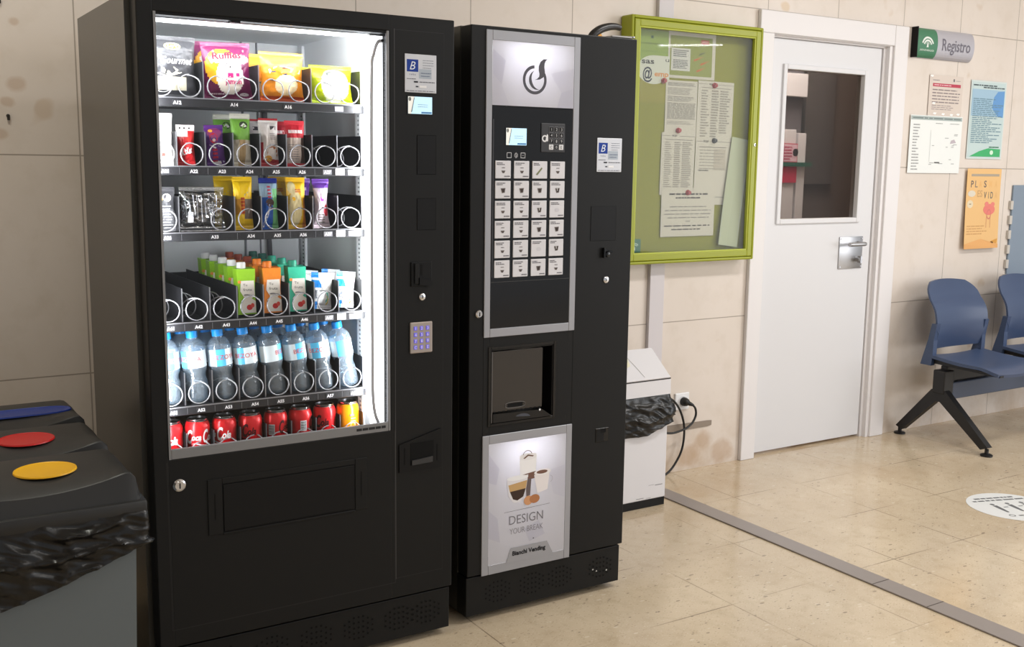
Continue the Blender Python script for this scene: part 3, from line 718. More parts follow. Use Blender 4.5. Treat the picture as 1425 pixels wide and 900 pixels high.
for dep in (1, 0):
    loc = P_(5, .001-.02*dep, .085*dep); b, F = pouch(loc, .056, .142, .036, lambda u, v: (1 if (blob(u, v, .4, .4, .34, .36) or blob(u, v, .25, .8, .2, .12)) else (2 if u > .8 and v < .6 else 0)), [W((248, 196, 24)), W((252, 236, 180)), W((214, 130, 40))], seed=48+dep)
    b.words(F, .4, .8, .70, .78, 2, ink((214, 120, 60)), 2, .7); b.disc(F, .3, .58, .1, ink((250, 190, 20)), 10, .04)
    product(b, 'snack_pack', loc, 'yellow and cream cake pack between blue and purple packs' if not dep else 'yellow cake pack behind the yellow and cream one', 'snack pack', g)
for dep in (1, 0):
    loc = P_(6, .002-.022*dep, .085*dep); b, F = pouch(loc, .05, .138, .032, lambda u, v: 0 if (v > .82 or (dep and v > .3)) else (1 if v > .5 else (2 if blob(u, v, .75, .36, .2, .12) else 1)), [W((98, 52, 150)), W((232, 214, 226)), W((214, 60, 76))], seed=51+dep, pinch=.25)
    b.rect(F, .35, .7, .55, .64, ink((176, 66, 190))); b.words(F, .2, .7, .1, .3, 4, ink((120, 116, 110)), 2, .4); b.words(F, .25, .75, .74, .82, 1, ink((226, 210, 240)), 3, .8)
    product(b, 'snack_pack', loc, 'white and purple twisted pack at the right of the third shelf' if not dep else 'purple pack behind the white and purple twisted one', 'snack pack', g)

# fourth shelf: small juice cartons and pouches
g = 'juice cartons on the fourth shelf'; z = ZT[4]
def carton(loc, col, cap, seed, lean=.05):
    b = MB(); w, d, h = .052, .036, .128; x, y, zz = loc
    R = Matrix.Translation(Vector(loc)) @ Matrix.Rotation(-lean, 4, 'X')
    cm, wm = film(col, .35), mat('carton_white', (238, 234, 226), .4)
    vs = [(-w/2, -d/2, 0), (w/2, -d/2, 0), (w/2, d/2, 0), (-w/2, d/2, 0), (-w/2, -d/2, h*.97), (w/2, -d/2, h*.97), (w/2, d/2, h), (-w/2, d/2, h),
          (-w/2+.003, -d/2-.001, h*.5), (w/2-.003, -d/2-.001, h*.5), (w/2-.003, d/2, h*.5), (-w/2+.003, d/2, h*.5)]
    fs = [(0, 3, 2, 1), (4, 5, 6, 7), (0, 1, 9, 8), (8, 9, 5, 4), (1, 2, 10, 9), (9, 10, 6, 5), (2, 3, 11, 10), (10, 11, 7, 6), (3, 0, 8, 11), (11, 8, 4, 7)]
    b.add([R @ Vector(v) for v in vs], fs, [wm, cm, cm, cm, cm, cm, cm, cm, cm, cm])
    Fm = Surf(lambda u, v, o: R @ Vector(((u-.5)*w, -d/2-o, v*h)), .0022)
    b.art(Fm, [(.2, .72), (.9, .72), (.92, .4), (.75, .34), (.96, .28), (.96, .03), (.2, .03), (.2, .3), (.35, .36), (.15, .5)], wm)
    F2 = Surf(lambda u, v, o: R @ Vector(((u-.5)*w, -d/2-o, v*h)), .0026)
    b.text(F2, 'Tu', .42, .63, .055, ink((96, 96, 90)), .0, w=.22); b.text(F2, 'fruta', .54, .53, .06, ink((96, 96, 90)), 0, w=.46)
    b.disc(F2, .62, .15, .16, ink((206, 50, 50) if seed != 2 else (226, 120, 60)), 12, .06); b.disc(F2, .78, .19, .1, ink((226, 84, 70)), 10, .05); b.disc(F2, .12, .70, .09, ink((240, 150, 70)), 10, .035)
    base = len(b.v)
    b.lathe([(.0125, h*.97), (.0125, h+.012), (.011, h+.0145), (.0, h+.0145)], (0, 0, 0), cap, seg=16)
    for i in range(base, len(b.v)):
        p = R @ (Vector(b.v[i])+Vector((-.006, .004, 0))); b.v[i] = tuple(p)
    o = b.build('juice_carton', loc=loc, smooth=40); return o
capw = mat('cap_white', (236, 236, 234), .4); capo = mat('cap_orange', (240, 130, 30), .4); capt = mat('cap_teal', (40, 160, 130), .4); capr = mat('cap_brick', (170, 70, 44), .4); capd = mat('cap_dark_green', (20, 92, 78), .4)
ordl = ['front', 'second', 'third', 'fourth', 'rearmost']
for k, col, cap, n, nm in ((3, (150, 206, 40), capw, 5, 'lime green'), (4, (242, 140, 34), capo, 5, 'orange'), (5, (54, 186, 150), capt, 5, 'teal')):
    for i in range(n-1, -1, -1):
        loc = (COLX[k]-.001*i, YP+.012+.082*i, z+.004); c2 = cap if (k == 3 or i < 2) else (capr if k == 4 else (capd if i > 2 else capt))
        tag(carton(loc, col, c2, k), '%s %s juice carton in its row on the fourth shelf' % (ordl[i], nm), 'juice carton', g)
g = 'pouches on the fourth shelf'
for k, nm in ((6, 'left'), (7, 'right')):
    for dep in (1, 0):
        loc = (COLX[k]-.004-.012*dep, YP+.085*dep+.005, z+.005); b, F = pouch(loc, .066 if k == 6 else .058, .104, .03, lambda u, v: 1 if ((u < .42 and .58 < v < .8 and u+v*.8 < .95) or (u < .34 and v < .2) or (v > .86 and u < .34)) else (2 if v > .93 else 0), [W((236, 238, 240)), W((30, 130, 214)), W((206, 210, 216))], seed=60+k+dep*3, roll=.10, wr=.003)
        b.words(F, .12, .26, .26, .55, 1, ink((120, 128, 140)), 4, .8, 0); b.ring(F, .62, .34, .10, .17, ink((120, 200, 190)), -1.2, 1.4); b.ring(F, .66, .24, .1, .15, ink((226, 206, 90)), -1.2, 1.2)
        product(b, 'snack_pouch', loc, '%s white and blue pouch of the %s pair on the fourth shelf' % ('front' if not dep else 'rear', nm), 'pouch', g)

# fifth shelf: water bottles
z = ZT[5]; CAPB = mat('cap_blue', (22, 140, 226), .38); LABC = mat('label_cyan', (90, 190, 232), .35); LABW = mat('label_pale', (226, 240, 248), .35)
def bottle(loc, lettered, ang):
    x, y, zz = loc; b = MB()
    H = .182; pr = [(.0, .002), (.022, .0), (.029, .004), (.031, .012), (.0305, .02), (.0315, .028), (.0305, .036), (.0315, .044), (.0305, .052), (.029, .06), (.0275, .064), (.0262, .070), (.0268, .074), (.0295, .082), (.0318, .090), (.0318, .094), (.0314, .096), (.0314, .140), (.0318, .142), (.0308, .149), (.027, .158), (.020, .167), (.0145, .170), (.0125, .171), (.0125, .176), (.0135, .177), (.0135, .179), (.0112, .18), (.0112, .186)]
    b.lathe(pr, (x, y, zz), PETM, seg=28, cap=False)
    o = b.build('water_bottle', loc=loc, smooth=60)
    c_ = MB(); c_.lathe([(.0148, .176), (.0148, .190), (.0135, .193), (.0, .193)], (x, y, zz), CAPB, seg=24); c_.lathe([(.0150, .1745), (.0150, .1775)], (x, y, zz), CAPB, seg=24); c_.build('cap', o, smooth=40)
    l = MB(); n = 32; r = .0323; vs = []; fs = []; ms = []
    for k in range(n):
        a = 2*PI*k/n; vs += [(x+r*math.sin(a), y-r*math.cos(a), zz+.095), (x+r*math.sin(a), y-r*math.cos(a), zz+.141)]
    for k in range(n):
        j = (k+1) % n; fs.append((2*k, 2*j, 2*j+1, 2*k+1)); t = ((k-n*ang/(2*PI)) % n)/n; ms.append(LABC if (t < .12 or .55 < t < .72) else LABW)
    l.add(vs, fs, ms)
    Mw = lambda u, v: (x+(r+.0005)*math.sin(ang+u/r), y-(r+.0005)*math.cos(ang+u/r), zz+v)
    l.text(Mw, 'BEZOYA', .03, .119, .0125, ink((206, 60, 70)), .0, w=.066, cut=('x', 18))
    l.build('label_band', o, smooth=60)
    return o
for dep in (1, 0):
    for k in range(8):
        loc = (COLX[k]+.007+(-.010 if dep else 0), YP+.006+.082*dep, z+.001)
        o = bottle(loc, True, (-.45, -1.6, -.75, -1.15, .25, -.3, -1.1, 1.9)[k] if not dep else .4*k)
        place = ('at the left end', 'second from the left', 'third from the left', 'fourth from the left', 'fourth from the right', 'third from the right', 'second from the right', 'at the right end')[k]
        o.rotation_euler = (0, -(.042+.021*k), 0)
        tag(o, ('front water bottle with a blue cap, %s of the bottle shelf' if not dep else 'rear water bottle %s of the bottle shelf, only its cap clear') % place, 'water bottle', 'water bottles')

# bottom shelf: cans
z = ZT[6]; CANR = mat('can_red', (214, 30, 36), .28, metal=.25); CANO = mat('can_orange', (246, 146, 14), .28, metal=.25); ALU = mat('can_aluminium', (196, 196, 198), .25, metal=1.); CANDK = mat('can_top_dark', (70, 70, 72), .3, metal=.8)
def can(loc, m, art):
    x, y, zz = loc; b = MB()
    b.lathe([(.02, .003, ALU), (.023, 0, ALU), (.027, .004, ALU), (.0325, .013, m), (.033, .02, m), (.033, .092, m), (.0315, .100, m), (.0275, .1085, m), (.0262, .1105, ALU), (.0275, .1125, ALU), (.0275, .1145, ALU), (.0255, .1145, ALU), (.0245, .1085, CANDK), (.0, .1085, CANDK)], (x, y, zz), m, seg=36, cap=False)
    r = .0334; Mw = lambda u, v: (x+r*math.sin(u/.033), y-r*math.cos(u/.033), zz+v)
    for t, u, v, h, w_, c_, sh in art:
        if t == '|':
            b.rect(Mw, u-.009, u+.009, v-.015, v+.015, ink((226, 226, 228)), 4, 1)
            M2 = lambda u, v: (x+(r+.0003)*math.sin(u/.033), y-(r+.0003)*math.cos(u/.033), zz+v)
            for q in range(9): b.rect(M2, u-.0075, u+.0075, v-.0125+q*.0028, v-.0125+q*.0028+(.0008, .0014, .0018)[q % 3], ink((60, 64, 70)), 3, 1)
        elif t == '-': b.words(Mw, u-w_/2, u+w_/2, v-h/2, v+h/2, 1, ink(c_), 3, .8, 0)
        elif t == '~':
            P = [(u+w_*(i/12-.5), v+.003*math.sin(i/12*PI*2)) for i in range(13)]
            for i in range(12): b.art(Mw, [(P[i][0], P[i][1]-h*math.sin(PI*i/12)), (P[i+1][0], P[i+1][1]-h*math.sin(PI*(i+1)/12)), P[i+1], P[i]], ink(c_))
        elif t == 'o':
            b.disc(Mw, u, v, w_, ink(c_), 16, h)
        else: b.text(Mw, t, u, v, h, ink(c_), .035, sh, w=w_, cut=('x', 6))
    t_ = MB(); t_.tube([(x-.002, y-.004, zz+.1092), (x-.007, y-.010, zz+.1098), (x, y-.016, zz+.11), (x+.007, y-.010, zz+.1098), (x+.002, y-.004, zz+.1092)], .0013, ALU, 6)
    o = b.build('drink_can', loc=loc, smooth=40); t_.build('ring_pull', o, smooth=60); return o
Wt = (250, 246, 246); Dk = (70, 12, 16)
def coke(u, c_): return [('C', u-.029, .069, .036, .017, c_, .25), ('oca', u-.010, .065, .016, .026, c_, .3), ('C', u+.016, .069, .036, .017, c_, .25), ('ola', u+.034, .066, .021, .024, c_, .3), ('~', u, .049, .004, .05, c_, 0), ('-', u, .040, .003, .04, c_, 0)]
cans = [(CANR, coke(-.034, Wt), 'red cola can with white script, cut by the left window edge'), (CANR, coke(-.002, Wt), 'red cola can showing the start of its white script name'),
        (CANR, coke(-.037, Wt), 'red cola can showing the end of its white script name'), (CANR, coke(-.040, Dk), 'red cola can with black script, fourth from the left'),
        (CANR, coke(.036, Dk)+[('|', -.022, .062, 0, 0, 0, 0)], 'red cola can with a barcode at its left side'), (CANR, [('|', -.002, .064, 0, 0, 0, 0)]+coke(.055, Dk), 'red cola can with a barcode at its middle'),
        (CANR, coke(-.045, Dk), 'red cola can with black script, right beside the orange can'), (CANO, [('o', .0, .078, .003, .008, (70, 40, 120), 0), ('-', .004, .068, .003, .016, (250, 220, 180), 0), ('-', .004, .060, .003, .018, (250, 220, 180), 0), ('o', .004, .045, .012, .010, (250, 200, 150), 0), ('-', .004, .030, .003, .018, (250, 220, 180), 0)], 'orange soft drink can at the right end of the bottom shelf')]
for k, (m, art, lb) in enumerate(cans):
    tag(can((COLX[k]+.003, YP+.004, z+.001), m, art), lb, 'drink can', 'drink cans on the bottom shelf')
# ------------------------------------------------------------------ hot drinks machine
QX0, QX1, QY, QYB, QZ = 1.084, 1.691, -.966, -.31, 1.825
cof = thing('coffee_vending_machine', (1.387, -.64, 0), 'black coffee vending machine with silver edged panels beside the snack machine', 'vending machine')
b = MB(); b.box(QX0+.002, QX1-.002, -.90, QYB, .022, QZ+.003, BLKS, .003); b.build('cabinet', cof)
b = MB()                                          # door with the cup bay cut out
CX0, CX1, CZ0, CZ1 = 1.162, 1.392, .638, .868
b.box(QX0, 1.158, QY, -.905, .156, QZ, BLK, .003); b.box(1.444, QX1, QY, -.905, .156, QZ, BLK, .003)
for z0, z1 in ((.156, .185), (.571, CZ0), (CZ1, 1.603), (1.783, QZ)): b.box(1.154, 1.448, QY, -.905, z0, z1, BLK, .003)
b.box(1.155, CX0, QY, -.905, CZ0-.004, CZ1+.004, BLK); b.box(CX1, 1.447, QY, -.905, CZ0-.004, CZ1+.004, BLK)
LBX = mat('light_box_white', (235, 235, 238), .6)
for z0, z1 in ((.185, .571), (1.603, 1.783)): b.box(1.158, 1.444, -.912, -.908, z0, z1, LBX)
b.box(1.1345, 1.1355, QY-.0004, QY, .158, 1.82, VOID); b.box(1.466, 1.4675, QY-.0004, QY, .158, 1.82, VOID)
for (x0, x1, z0, z1) in ((1.525, 1.625, 1.19, 1.30),): b.box(x0, x1, QY-.001, QY, z0, z1, BLKP, .0008, 1)
b.build('door', cof)
def ringbox(b, x0, x1, z0, z1, X0, X1, Z0, Z1, y0, y1, m):
    for q in ((x0, X0, z0, z1), (X1, x1, z0, z1), (X0, X1, z0, Z0), (X0, X1, Z1, z1)): b.box(q[0], q[1], y0, y1, q[2], q[3], m, .0012, 1)
b = MB(); ringbox(b, 1.134, 1.4685, .908, 1.8145, 1.155, 1.446, .934, 1.786, QY-.004, QY, SILV); b.build('upper_trim', cof)
b = MB(); ringbox(b, 1.133, 1.4685, .151, .6015, 1.157, 1.446, .182, .574, QY-.004, QY, SILV)
b.art(front(QY-.0046), [(1.222, .175), (1.404, .175), (1.378, .2245), (1.240, .2245)], SILV)
b.text(front(QY-.0052), 'Bianchi Vending', 1.309, .203, .0145, ink((28, 28, 32)), .035, w=.126)
b.build('lower_trim', cof)
# back-lit translucent panels
def translucent(name, col):
    m = bpy.data.materials.get(name)
    if not m:
        m = bpy.data.materials.new(name); m.use_nodes = True; nt = m.node_tree; pb = nt.nodes['Principled BSDF']
        pb.inputs['Base Color'].default_value = lin(col); pb.inputs['Roughness'].default_value = .25
        tl = nn(nt, 'ShaderNodeBsdfTranslucent'); tl.inputs['Color'].default_value = lin((240, 240, 248)); mx = nn(nt, 'ShaderNodeMixShader'); mx.inputs[0].default_value = .4
        nt.links.new(pb.outputs[0], mx.inputs[1]); nt.links.new(tl.outputs[0], mx.inputs[2]); nt.links.new(mx.outputs[0], nt.nodes['Material Output'].inputs[0])
    return m
def lit_panel(name, x0, x1, z0, z1, art):
    b = MB(); M = front(QY-.0032)
    b.rect(M, x0, x1, z0, z1, translucent('lit_panel_white', (224, 223, 230))); art(b)
    o = b.build(name, cof); return o
def facets(b, x0, x1, z0, z1, rn):
    f1, f2 = translucent('lit_panel_pale', (216, 215, 224)), translucent('lit_panel_grey', (207, 206, 217)); M = front(QY-.0035)
    return M, f1, f2
def art_top(b):
    M, f1, f2 = facets(b, 0, 0, 0, 0, 0); DK = mat('logo_grey', (72, 70, 78), .4); M2 = front(QY-.0038)
    b.art(M, [(1.157, 1.76), (1.20, 1.73), (1.187, 1.66), (1.157, 1.69)], f2); b.art(M, [(1.157, 1.69), (1.187, 1.66), (1.215, 1.60), (1.157, 1.60)], f1)
    b.art(M, [(1.36, 1.70), (1.445, 1.72), (1.445, 1.66), (1.40, 1.645)], f1); b.art(M, [(1.40, 1.645), (1.445, 1.66), (1.445, 1.60), (1.385, 1.60)], f2)
    cx, cz = 1.3025, 1.679
    b.ring(M2, cx, cz, .0335, .0425, DK, 1.62, 2*PI+.55, 48)
    b.ring(M2, cx+.008, cz, .0185, .0285, DK, 1.95, 5.0, 30, taper=True)
    L = [(1.347, 1.7415), (1.333, 1.741), (1.322, 1.733), (1.316, 1.72), (1.316, 1.707), (1.319, 1.697), (1.318, 1.689), (1.310, 1.682), (1.302, 1.679)]
    R_ = [(1.347, 1.7415), (1.341, 1.737), (1.337, 1.729), (1.336, 1.718), (1.338, 1.706), (1.3385, 1.697), (1.333, 1.688), (1.320, 1.681), (1.302, 1.679)]
    for i in range(8): b.art(M2, [L[i], L[i+1], R_[i+1], R_[i]], DK)
def art_low(b):
    M, f1, f2 = facets(b, 0, 0, 0, 0, 0); M2 = front(QY-.0038); M3 = front(QY-.0042); M4 = front(QY-.0046)
    b.art(M, [(1.157, .54), (1.195, .49), (1.185, .44), (1.157, .45)], f2); b.art(M, [(1.157, .36), (1.19, .33), (1.2, .25), (1.157, .27)], f2)
    b.art(M, [(1.38, .46), (1.446, .47), (1.446, .36), (1.40, .38)], f1); b.art(M, [(1.29, .28), (1.345, .30), (1.37, .25), (1.31, .235)], f2)
    g1, cof1, crm, br = ink((196, 192, 196)), ink((62, 46, 38)), ink((196, 160, 110)), ink((120, 88, 76))
    # tall glass behind
    b.art(M2, [(1.268, .508), (1.334, .518), (1.330, .462), (1.272, .455)], ink((244, 243, 245))); b.art(M3, [(1.272, .458), (1.331, .465), (1.327, .442), (1.279, .438)], br)
    b.art(M3, [(1.292, .442), (1.314, .444), (1.310, .388), (1.296, .386)], ink((104, 92, 92))); b.disc(M2, 1.301, .516, .034, ink((238, 236, 238)), 24, .012)
    b.ring(M3, 1.298, .519, .016, .018, ink((110, 84, 76)), .3, 2.9, 14); b.art(M3, [(1.282, .512), (1.300, .523), (1.322, .517), (1.318, .514), (1.301, .518), (1.288, .510)], ink((120, 92, 82)))
    # espresso in front
    b.art(M3, [(1.222, .447), (1.302, .458), (1.292, .40), (1.272, .372), (1.248, .372), (1.230, .395)], ink((226, 224, 228)))
    b.art(M4, [(1.228, .432), (1.298, .440), (1.293, .414), (1.234, .410)], crm); b.art(M4, [(1.234, .410), (1.293, .414), (1.284, .388), (1.262, .378), (1.246, .384)], cof1)
    b.disc(M4, 1.262, .452, .040, ink((240, 240, 242)), 24, .008)
    # latte
    b.art(M3, [(1.324, .452), (1.384, .462), (1.376, .398), (1.338, .390)], ink((232, 226, 226))); b.disc(M4, 1.356, .458, .032, ink((238, 234, 234)), 24, .010); b.disc(front(QY-.0049), 1.354, .459, .021, br, 20, .006)
    b.ring(M4, 1.384, .432, .010, .0115, g1, -1.4, 1.4, 12)
    b.disc(M4, 1.303, .372, .0165, ink((204, 150, 108)), 18, .0155); b.disc(M4, 1.327, .374, .0195, ink((176, 118, 78)), 18, .0145)
    b.art(M3, [(1.214, .3445), (1.386, .349), (1.386, .350), (1.214, .3455)], ink((90, 88, 92)))
    b.text(M3, 'DESIGN', 1.297, .316, .030, ink((118, 116, 122)), -.006, w=.128); b.text(M3, 'YOUR BREAK', 1.298, .279, .0195, ink((140, 138, 144)), -.008, w=.126)
    b.disc(M3, 1.325, .243, .0022, ink((50, 50, 56)), 8)
lit_panel('upper_light_panel', 1.155, 1.446, 1.6, 1.786, art_top); lit_panel('lower_light_panel', 1.157, 1.446, .182, .574, art_low)
# selection panel
b = MB(); b.box(1.155, 1.446, QY-.003, QY, .934, 1.597, BLKG, .001, 1)
b.box(1.158, 1.1615, QY-.0045, QY-.003, 1.09, 1.56, mat('panel_edge', (60, 60, 64), .3)); b.box(1.1555, 1.4455, QY-.0035, QY-.003, 1.075, 1.0765, EDG)
sel = b.build('selection_panel', cof)
screen(sel, QY-.003, 1.204, 1.276, 1.485, 1.535)
KD = mat('keypad_dark', (44, 44, 47), .4)
b = MB(); b.box(1.328, 1.416, QY-.0055, QY-.003, 1.466, 1.553, KD, .0015)
b.ring(front(QY-.0058), 1.341, 1.507, .006, .0105, ink((226, 226, 228)), .6, 5.6, 18); b.art(front(QY-.006), [(1.343, 1.499), (1.353, 1.499), (1.353, 1.517), (1.349, 1.521), (1.346, 1.513)], ink((226, 226, 228)))
kp = b.build('keypad', sel)
for r in range(4):
    for c_ in range(3):
        x, z = 1.3645+c_*.0185, 1.535-r*.0178; lit = r == 3 and c_ != 1
        k = MB(); k.box(x-.0083, x+.0083, QY-.0068, QY-.0055, z-.008, z+.008, ink((222, 222, 224)) if lit else mat('key_edge', (120, 120, 124), .4), .0008, 1)
        if not lit: k.box(x-.0068, x+.0068, QY-.0071, QY-.0068, z-.0066, z+.0066, BLKP)
        k.text(front(QY-.0074), '123456789C0E'[r*3+c_], x, z, .0085, ink((40, 40, 44)) if lit else ink((210, 210, 212)), .0); k.build('key', kp)
for x, t in ((1.2155, '-'), (1.2645, '+')):
    k = MB(); k.ring(front(QY-.0038), x, 1.455, .0085*1.1, .0105*1.1, ink((206, 206, 210)), PI/4, 2*PI+PI/4, 4); k.text(front(QY-.0038), t, x, 1.455, .005 if t == '+' else .0012, ink((206, 206, 210)), .02); k.build('sugar_key', sel)
b = MB(); b.art(front(QY-.0038), [(1.234, 1.459), (1.240, 1.464), (1.246, 1.459), (1.246, 1.451), (1.240, 1.446), (1.234, 1.451)], ink((150, 150, 154))); b.ring(front(QY-.0041), 1.24, 1.455, .002, .0035, BLKG, 0, 4.5, 10); b.build('sugar_symbol', sel)
BTN = mat('button_white', (218, 217, 222), .35)
kinds = [(0, 0, 3, 4), (1, 1, 1, 2), (0, 0, 2, 5), (0, 0, 1, 1), (0, 0, 5, 2), (0, 0, 1, 0)]
for r in range(6):
    for c_ in range(4):
        x, z = 1.194+c_*.0655, 1.4125-r*.0595; k = MB()
        k.box(x-.0272, x+.0272, QY-.0062, QY-.003, z-.0262, z+.0262, BTN, .0012, 1); M = front(QY-.0065); M2 = front(QY-.0068)
        k.words(M, x-.0225, x+.012, z+.0125, z+.0215, 2, ink((96, 94, 100)), r*4+c_, .55, .5); kd = kinds[r][c_]
        if c_ < 2 or r in (2, 3, 5): k.words(M, x+.004, x+.0235, z-.022, z-.0175, 1, ink((110, 108, 114)), r+c_*7, .7, 0)
        if kd in (0, 4):
            k.art(M, [(x-.0065, z-.003), (x+.0075, z-.003), (x+.0035, z-.0105), (x-.0025, z-.0105)], ink((92, 84, 82))); k.words(M, x-.005, x+.006, z+.004, z+.007, 1, ink((120, 116, 118)), 3, .8, 0)
        elif kd in (1, 2):
            k.art(M, [(x-.0085, z+.004), (x+.0085, z+.005), (x+.006, z-.009), (x-.004, z-.0105)], ink((112, 104, 102))); k.art(M2, [(x-.0045, z+.002), (x+.0055, z+.0025), (x+.004, z-.007), (x-.002, z-.008)], ink((62, 52, 50)))
            if kd == 2: k.art(M2, [(x-.002, z+.009), (x, z+.0095), (x+.001, z-.004), (x-.001, z-.004)], ink((226, 226, 228)))
        elif kd == 3: k.art(M, [(x-.015, z-.014), (x-.009, z-.016), (x+.009, z+.004), (x+.006, z+.008)], ink((126, 130, 96)))
        else: k.disc(M, x, z-.003, .009, ink((206, 205, 211)), 14, .006)
        k.build('selection_button', sel)
# cup bay
b = MB(); e = .003
b.box(CX0, CX1, -.87, -.866, CZ0, CZ1, BLKP); b.box(CX0, CX0+e, QY+.001, -.87, CZ0, CZ1, BLKG); b.box(CX1-e, CX1, QY+.001, -.87, CZ0, CZ1, BLKG)
b.box(CX0, CX1, QY+.001, -.87, CZ1-e, CZ1, BLKG); b.box(CX0, CX1, QY+.001, -.87, CZ0, CZ0+e, BLKG)
ringbox(b, 1.152, 1.402, .628, .878, CX0, CX1, CZ0, CZ1, QY-.003, QY, BLKG)
b.build('cup_bay', cof)
FLP = mat('smoked_flap', (44, 40, 38), .12, spec=.7)
b = MB(); b.box(1.166, 1.350, QY-.002, QY+.002, .672, .862, FLP, .0012); b.box(1.163, 1.166, QY-.004, QY+.002, .64, .862, mat('flap_edge', (92, 90, 90), .25))
b.tube([(1.215+.035+.037*math.cos(t)*(1 if abs(math.cos(t)) < .9 else 1), QY-.0025, .689+.0095*math.copysign(abs(math.sin(t))**.6, math.sin(t))) for t in [2*PI*i/28 for i in range(28)]], .0012, mat('flap_edge', (92, 90, 90), .25), 6, closed=True)
b.art(front(QY-.0023), [(1.222, .683), (1.278, .683), (1.278, .695), (1.222, .695)], VOID)
for i in range(11): b.box(1.172+i*.0165, 1.179+i*.0165, QY-.003, QY-.0018, .669, .6745, VOID)
b.build('cup_flap', cof)
b = MB(); b.prism([(1.168, .64), (1.385, .64), (1.35, .664), (1.168, .668)], 'y', QY-.006, QY+.04, BLKG); b.disc(front(QY-.0063), 1.275, .645, .030, mat('drip_disc', (70, 74, 84), .2), 20, .014, .2, 2.6); b.disc(front(QY-.0066), 1.340, .664, .0035, ink((236, 236, 238)), 10); b.build('drip_tray', cof)
b = MB(); b.lathe([(.012, 0), (.012, .004), (.009, .007), (.0, .007)], (1.117, QY, .982), CHROME, 'y', 20); b.box(1.1155, 1.1185, QY-.0078, QY-.007, .976, .988, VOID); b.build('door_lock', cof, smooth=35)
info_plate('information_plate', cof, QY, 1.542, 1.64, 1.408, 1.514)
b = MB(); b.lathe([(.011, 0), (.011, .003), (.007, .005), (.0, .005)], (1.591, QY, 1.064), CHROME, 'y', 20); b.box(1.590, 1.592, QY-.0058, QY-.005, 1.06, 1.068, VOID); b.build('coin_lock', cof, smooth=35)
b = MB(); b.box(1.573, 1.579, QY-.012, QY, 1.135, 1.168, BLKG, .002); b.lathe([(.010, 0), (.008, .008), (0, .009)], (1.592, QY, 1.146), BLKG, 'y', 14); b.box(1.598, 1.614, QY-.004, QY, 1.15, 1.157, BLKG, .001, 1); b.build('coin_slot', cof)
b = MB(); b.box(1.566, 1.618, QY-.0015, QY, .525, .572, BLKG, .001, 1); b.box(1.569, 1.600, QY-.0022, QY-.0015, .528, .569, BLKP); b.box(1.585, 1.606, QY-.0026, QY-.0022, .556, .569, VOID); b.build('coin_return', cof)
b = MB(); b.box(QX0+.001, QX1-.006, -.958, -.90, .022, .149, BLK, .002)
Fk = front(-.9586)
for cx in (1.20, 1.33, 1.44, 1.605): vents(b, cx, .086, Fk)
for p in ((1.575, .082), (1.59, .074), (1.632, .07)): b.disc(front(-.959), p[0], p[1], .003, ink((190, 190, 186)), 8)
b.build('kick_plate', cof)
feet(cof, (1.13, 1.645), (-.87, -.36))
# things lying on top
t = thing('stapler', (1.66, -.80, QZ+.003), 'black stapler with a raised curved handle lying on top of the coffee machine', 'stapler')
SB = mat('stapler_black', (38, 36, 36), .3)
z0 = QZ+.0035
b = MB(); b.tube(spline([(1.628, -.80, z0+.012), (1.642, -.80, z0+.026), (1.668, -.80, z0+.042), (1.70, -.80, z0+.052), (1.728, -.80, z0+.055), (1.748, -.80, z0+.052)], 6), [.012+.004*math.sin(min(1, i/10)*PI/2) - (.006*(i/30)) for i in range(31)], SB, 12, flat=1.0); b.build('handle', t, smooth=60)
b = MB(); b.lathe([(.011, -.009), (.011, .009)], (1.637, -.80, z0+.0115), SB, 'y', 18); b.lathe([(.003, .0091), (.003, .011)], (1.640, -.80, z0+.012), CHROME, 'y', 10); b.build('pivot', t, smooth=40)
b = MB(); b.prism([(1.63, z0), (1.685, z0), (1.665, z0+.026), (1.655, z0+.026), (1.645, z0+.008), (1.63, z0+.006)], 'y', -.808, -.792, mat('stapler_brass', (196, 142, 70), .35, metal=.6)); b.prism([(1.668, z0), (1.69, z0), (1.672, z0+.008)], 'y', -.809, -.791, ink((170, 70, 50))); b.build('magazine', t)
b = MB(); b.prism([(1.60, z0-.0003), (1.683, z0-.0003), (1.690, z0+.0015), (1.688, z0+.0055), (1.60, z0+.0035)], 'y', -.955, -.90, mat('clipboard_grey', (176, 174, 172), .4)); b.lathe([(.004, 0), (.003, .003)], (1.684, -.955, z0+.003), CHROME, 'y', 10)
tag(b.build('document_wallet', loc=(1.645, -.92, z0)), 'thin pale wallet lying on the right front edge of the coffee machine top', 'wallet')
# ------------------------------------------------------------------ notice board and papers
GRN = mat('lime_green_frame', (150, 157, 28), .34, spec=.5); GRNL = mat('lime_green_edge', (182, 190, 70), .3); GRNB = mat('board_green_felt', (150, 150, 58), .85)
NX0, NX1, NZ0, NZ1, NY = 2.365, 3.127, 1.0, 2.056, -.079
nb = thing('notice_board', (2.746, -.04, 1.0), 'lime green framed glazed notice board on the wall left of the door', 'notice board')
b = MB()
def frame(b, x0, x1, z0, z1, w, y0, y1, m, bev=.003):
    b.box(x0, x0+w, y0, y1, z0, z1, m, bev); b.box(x1-w, x1, y0, y1, z0, z1, m, bev); b.box(x0+w-.002, x1-w+.002, y0, y1, z0, z0+w, m, bev); b.box(x0+w-.002, x1-w+.002, y0, y1, z1-w, z1, m, bev)
frame(b, NX0, NX1, NZ0, NZ1, .014, NY, -.002, GRN, .006); b.build('case', nb)
b = MB(); frame(b, NX0+.0155, NX1-.0155, NZ0+.0155, NZ1-.0155, .030, NY-.001, NY+.02, GRN, .004); frame(b, NX0+.0445, NX1-.0445, NZ0+.0445, NZ1-.0445, .006, NY+.002, NY+.02, GRNL, .002); b.build('door_frame', nb)
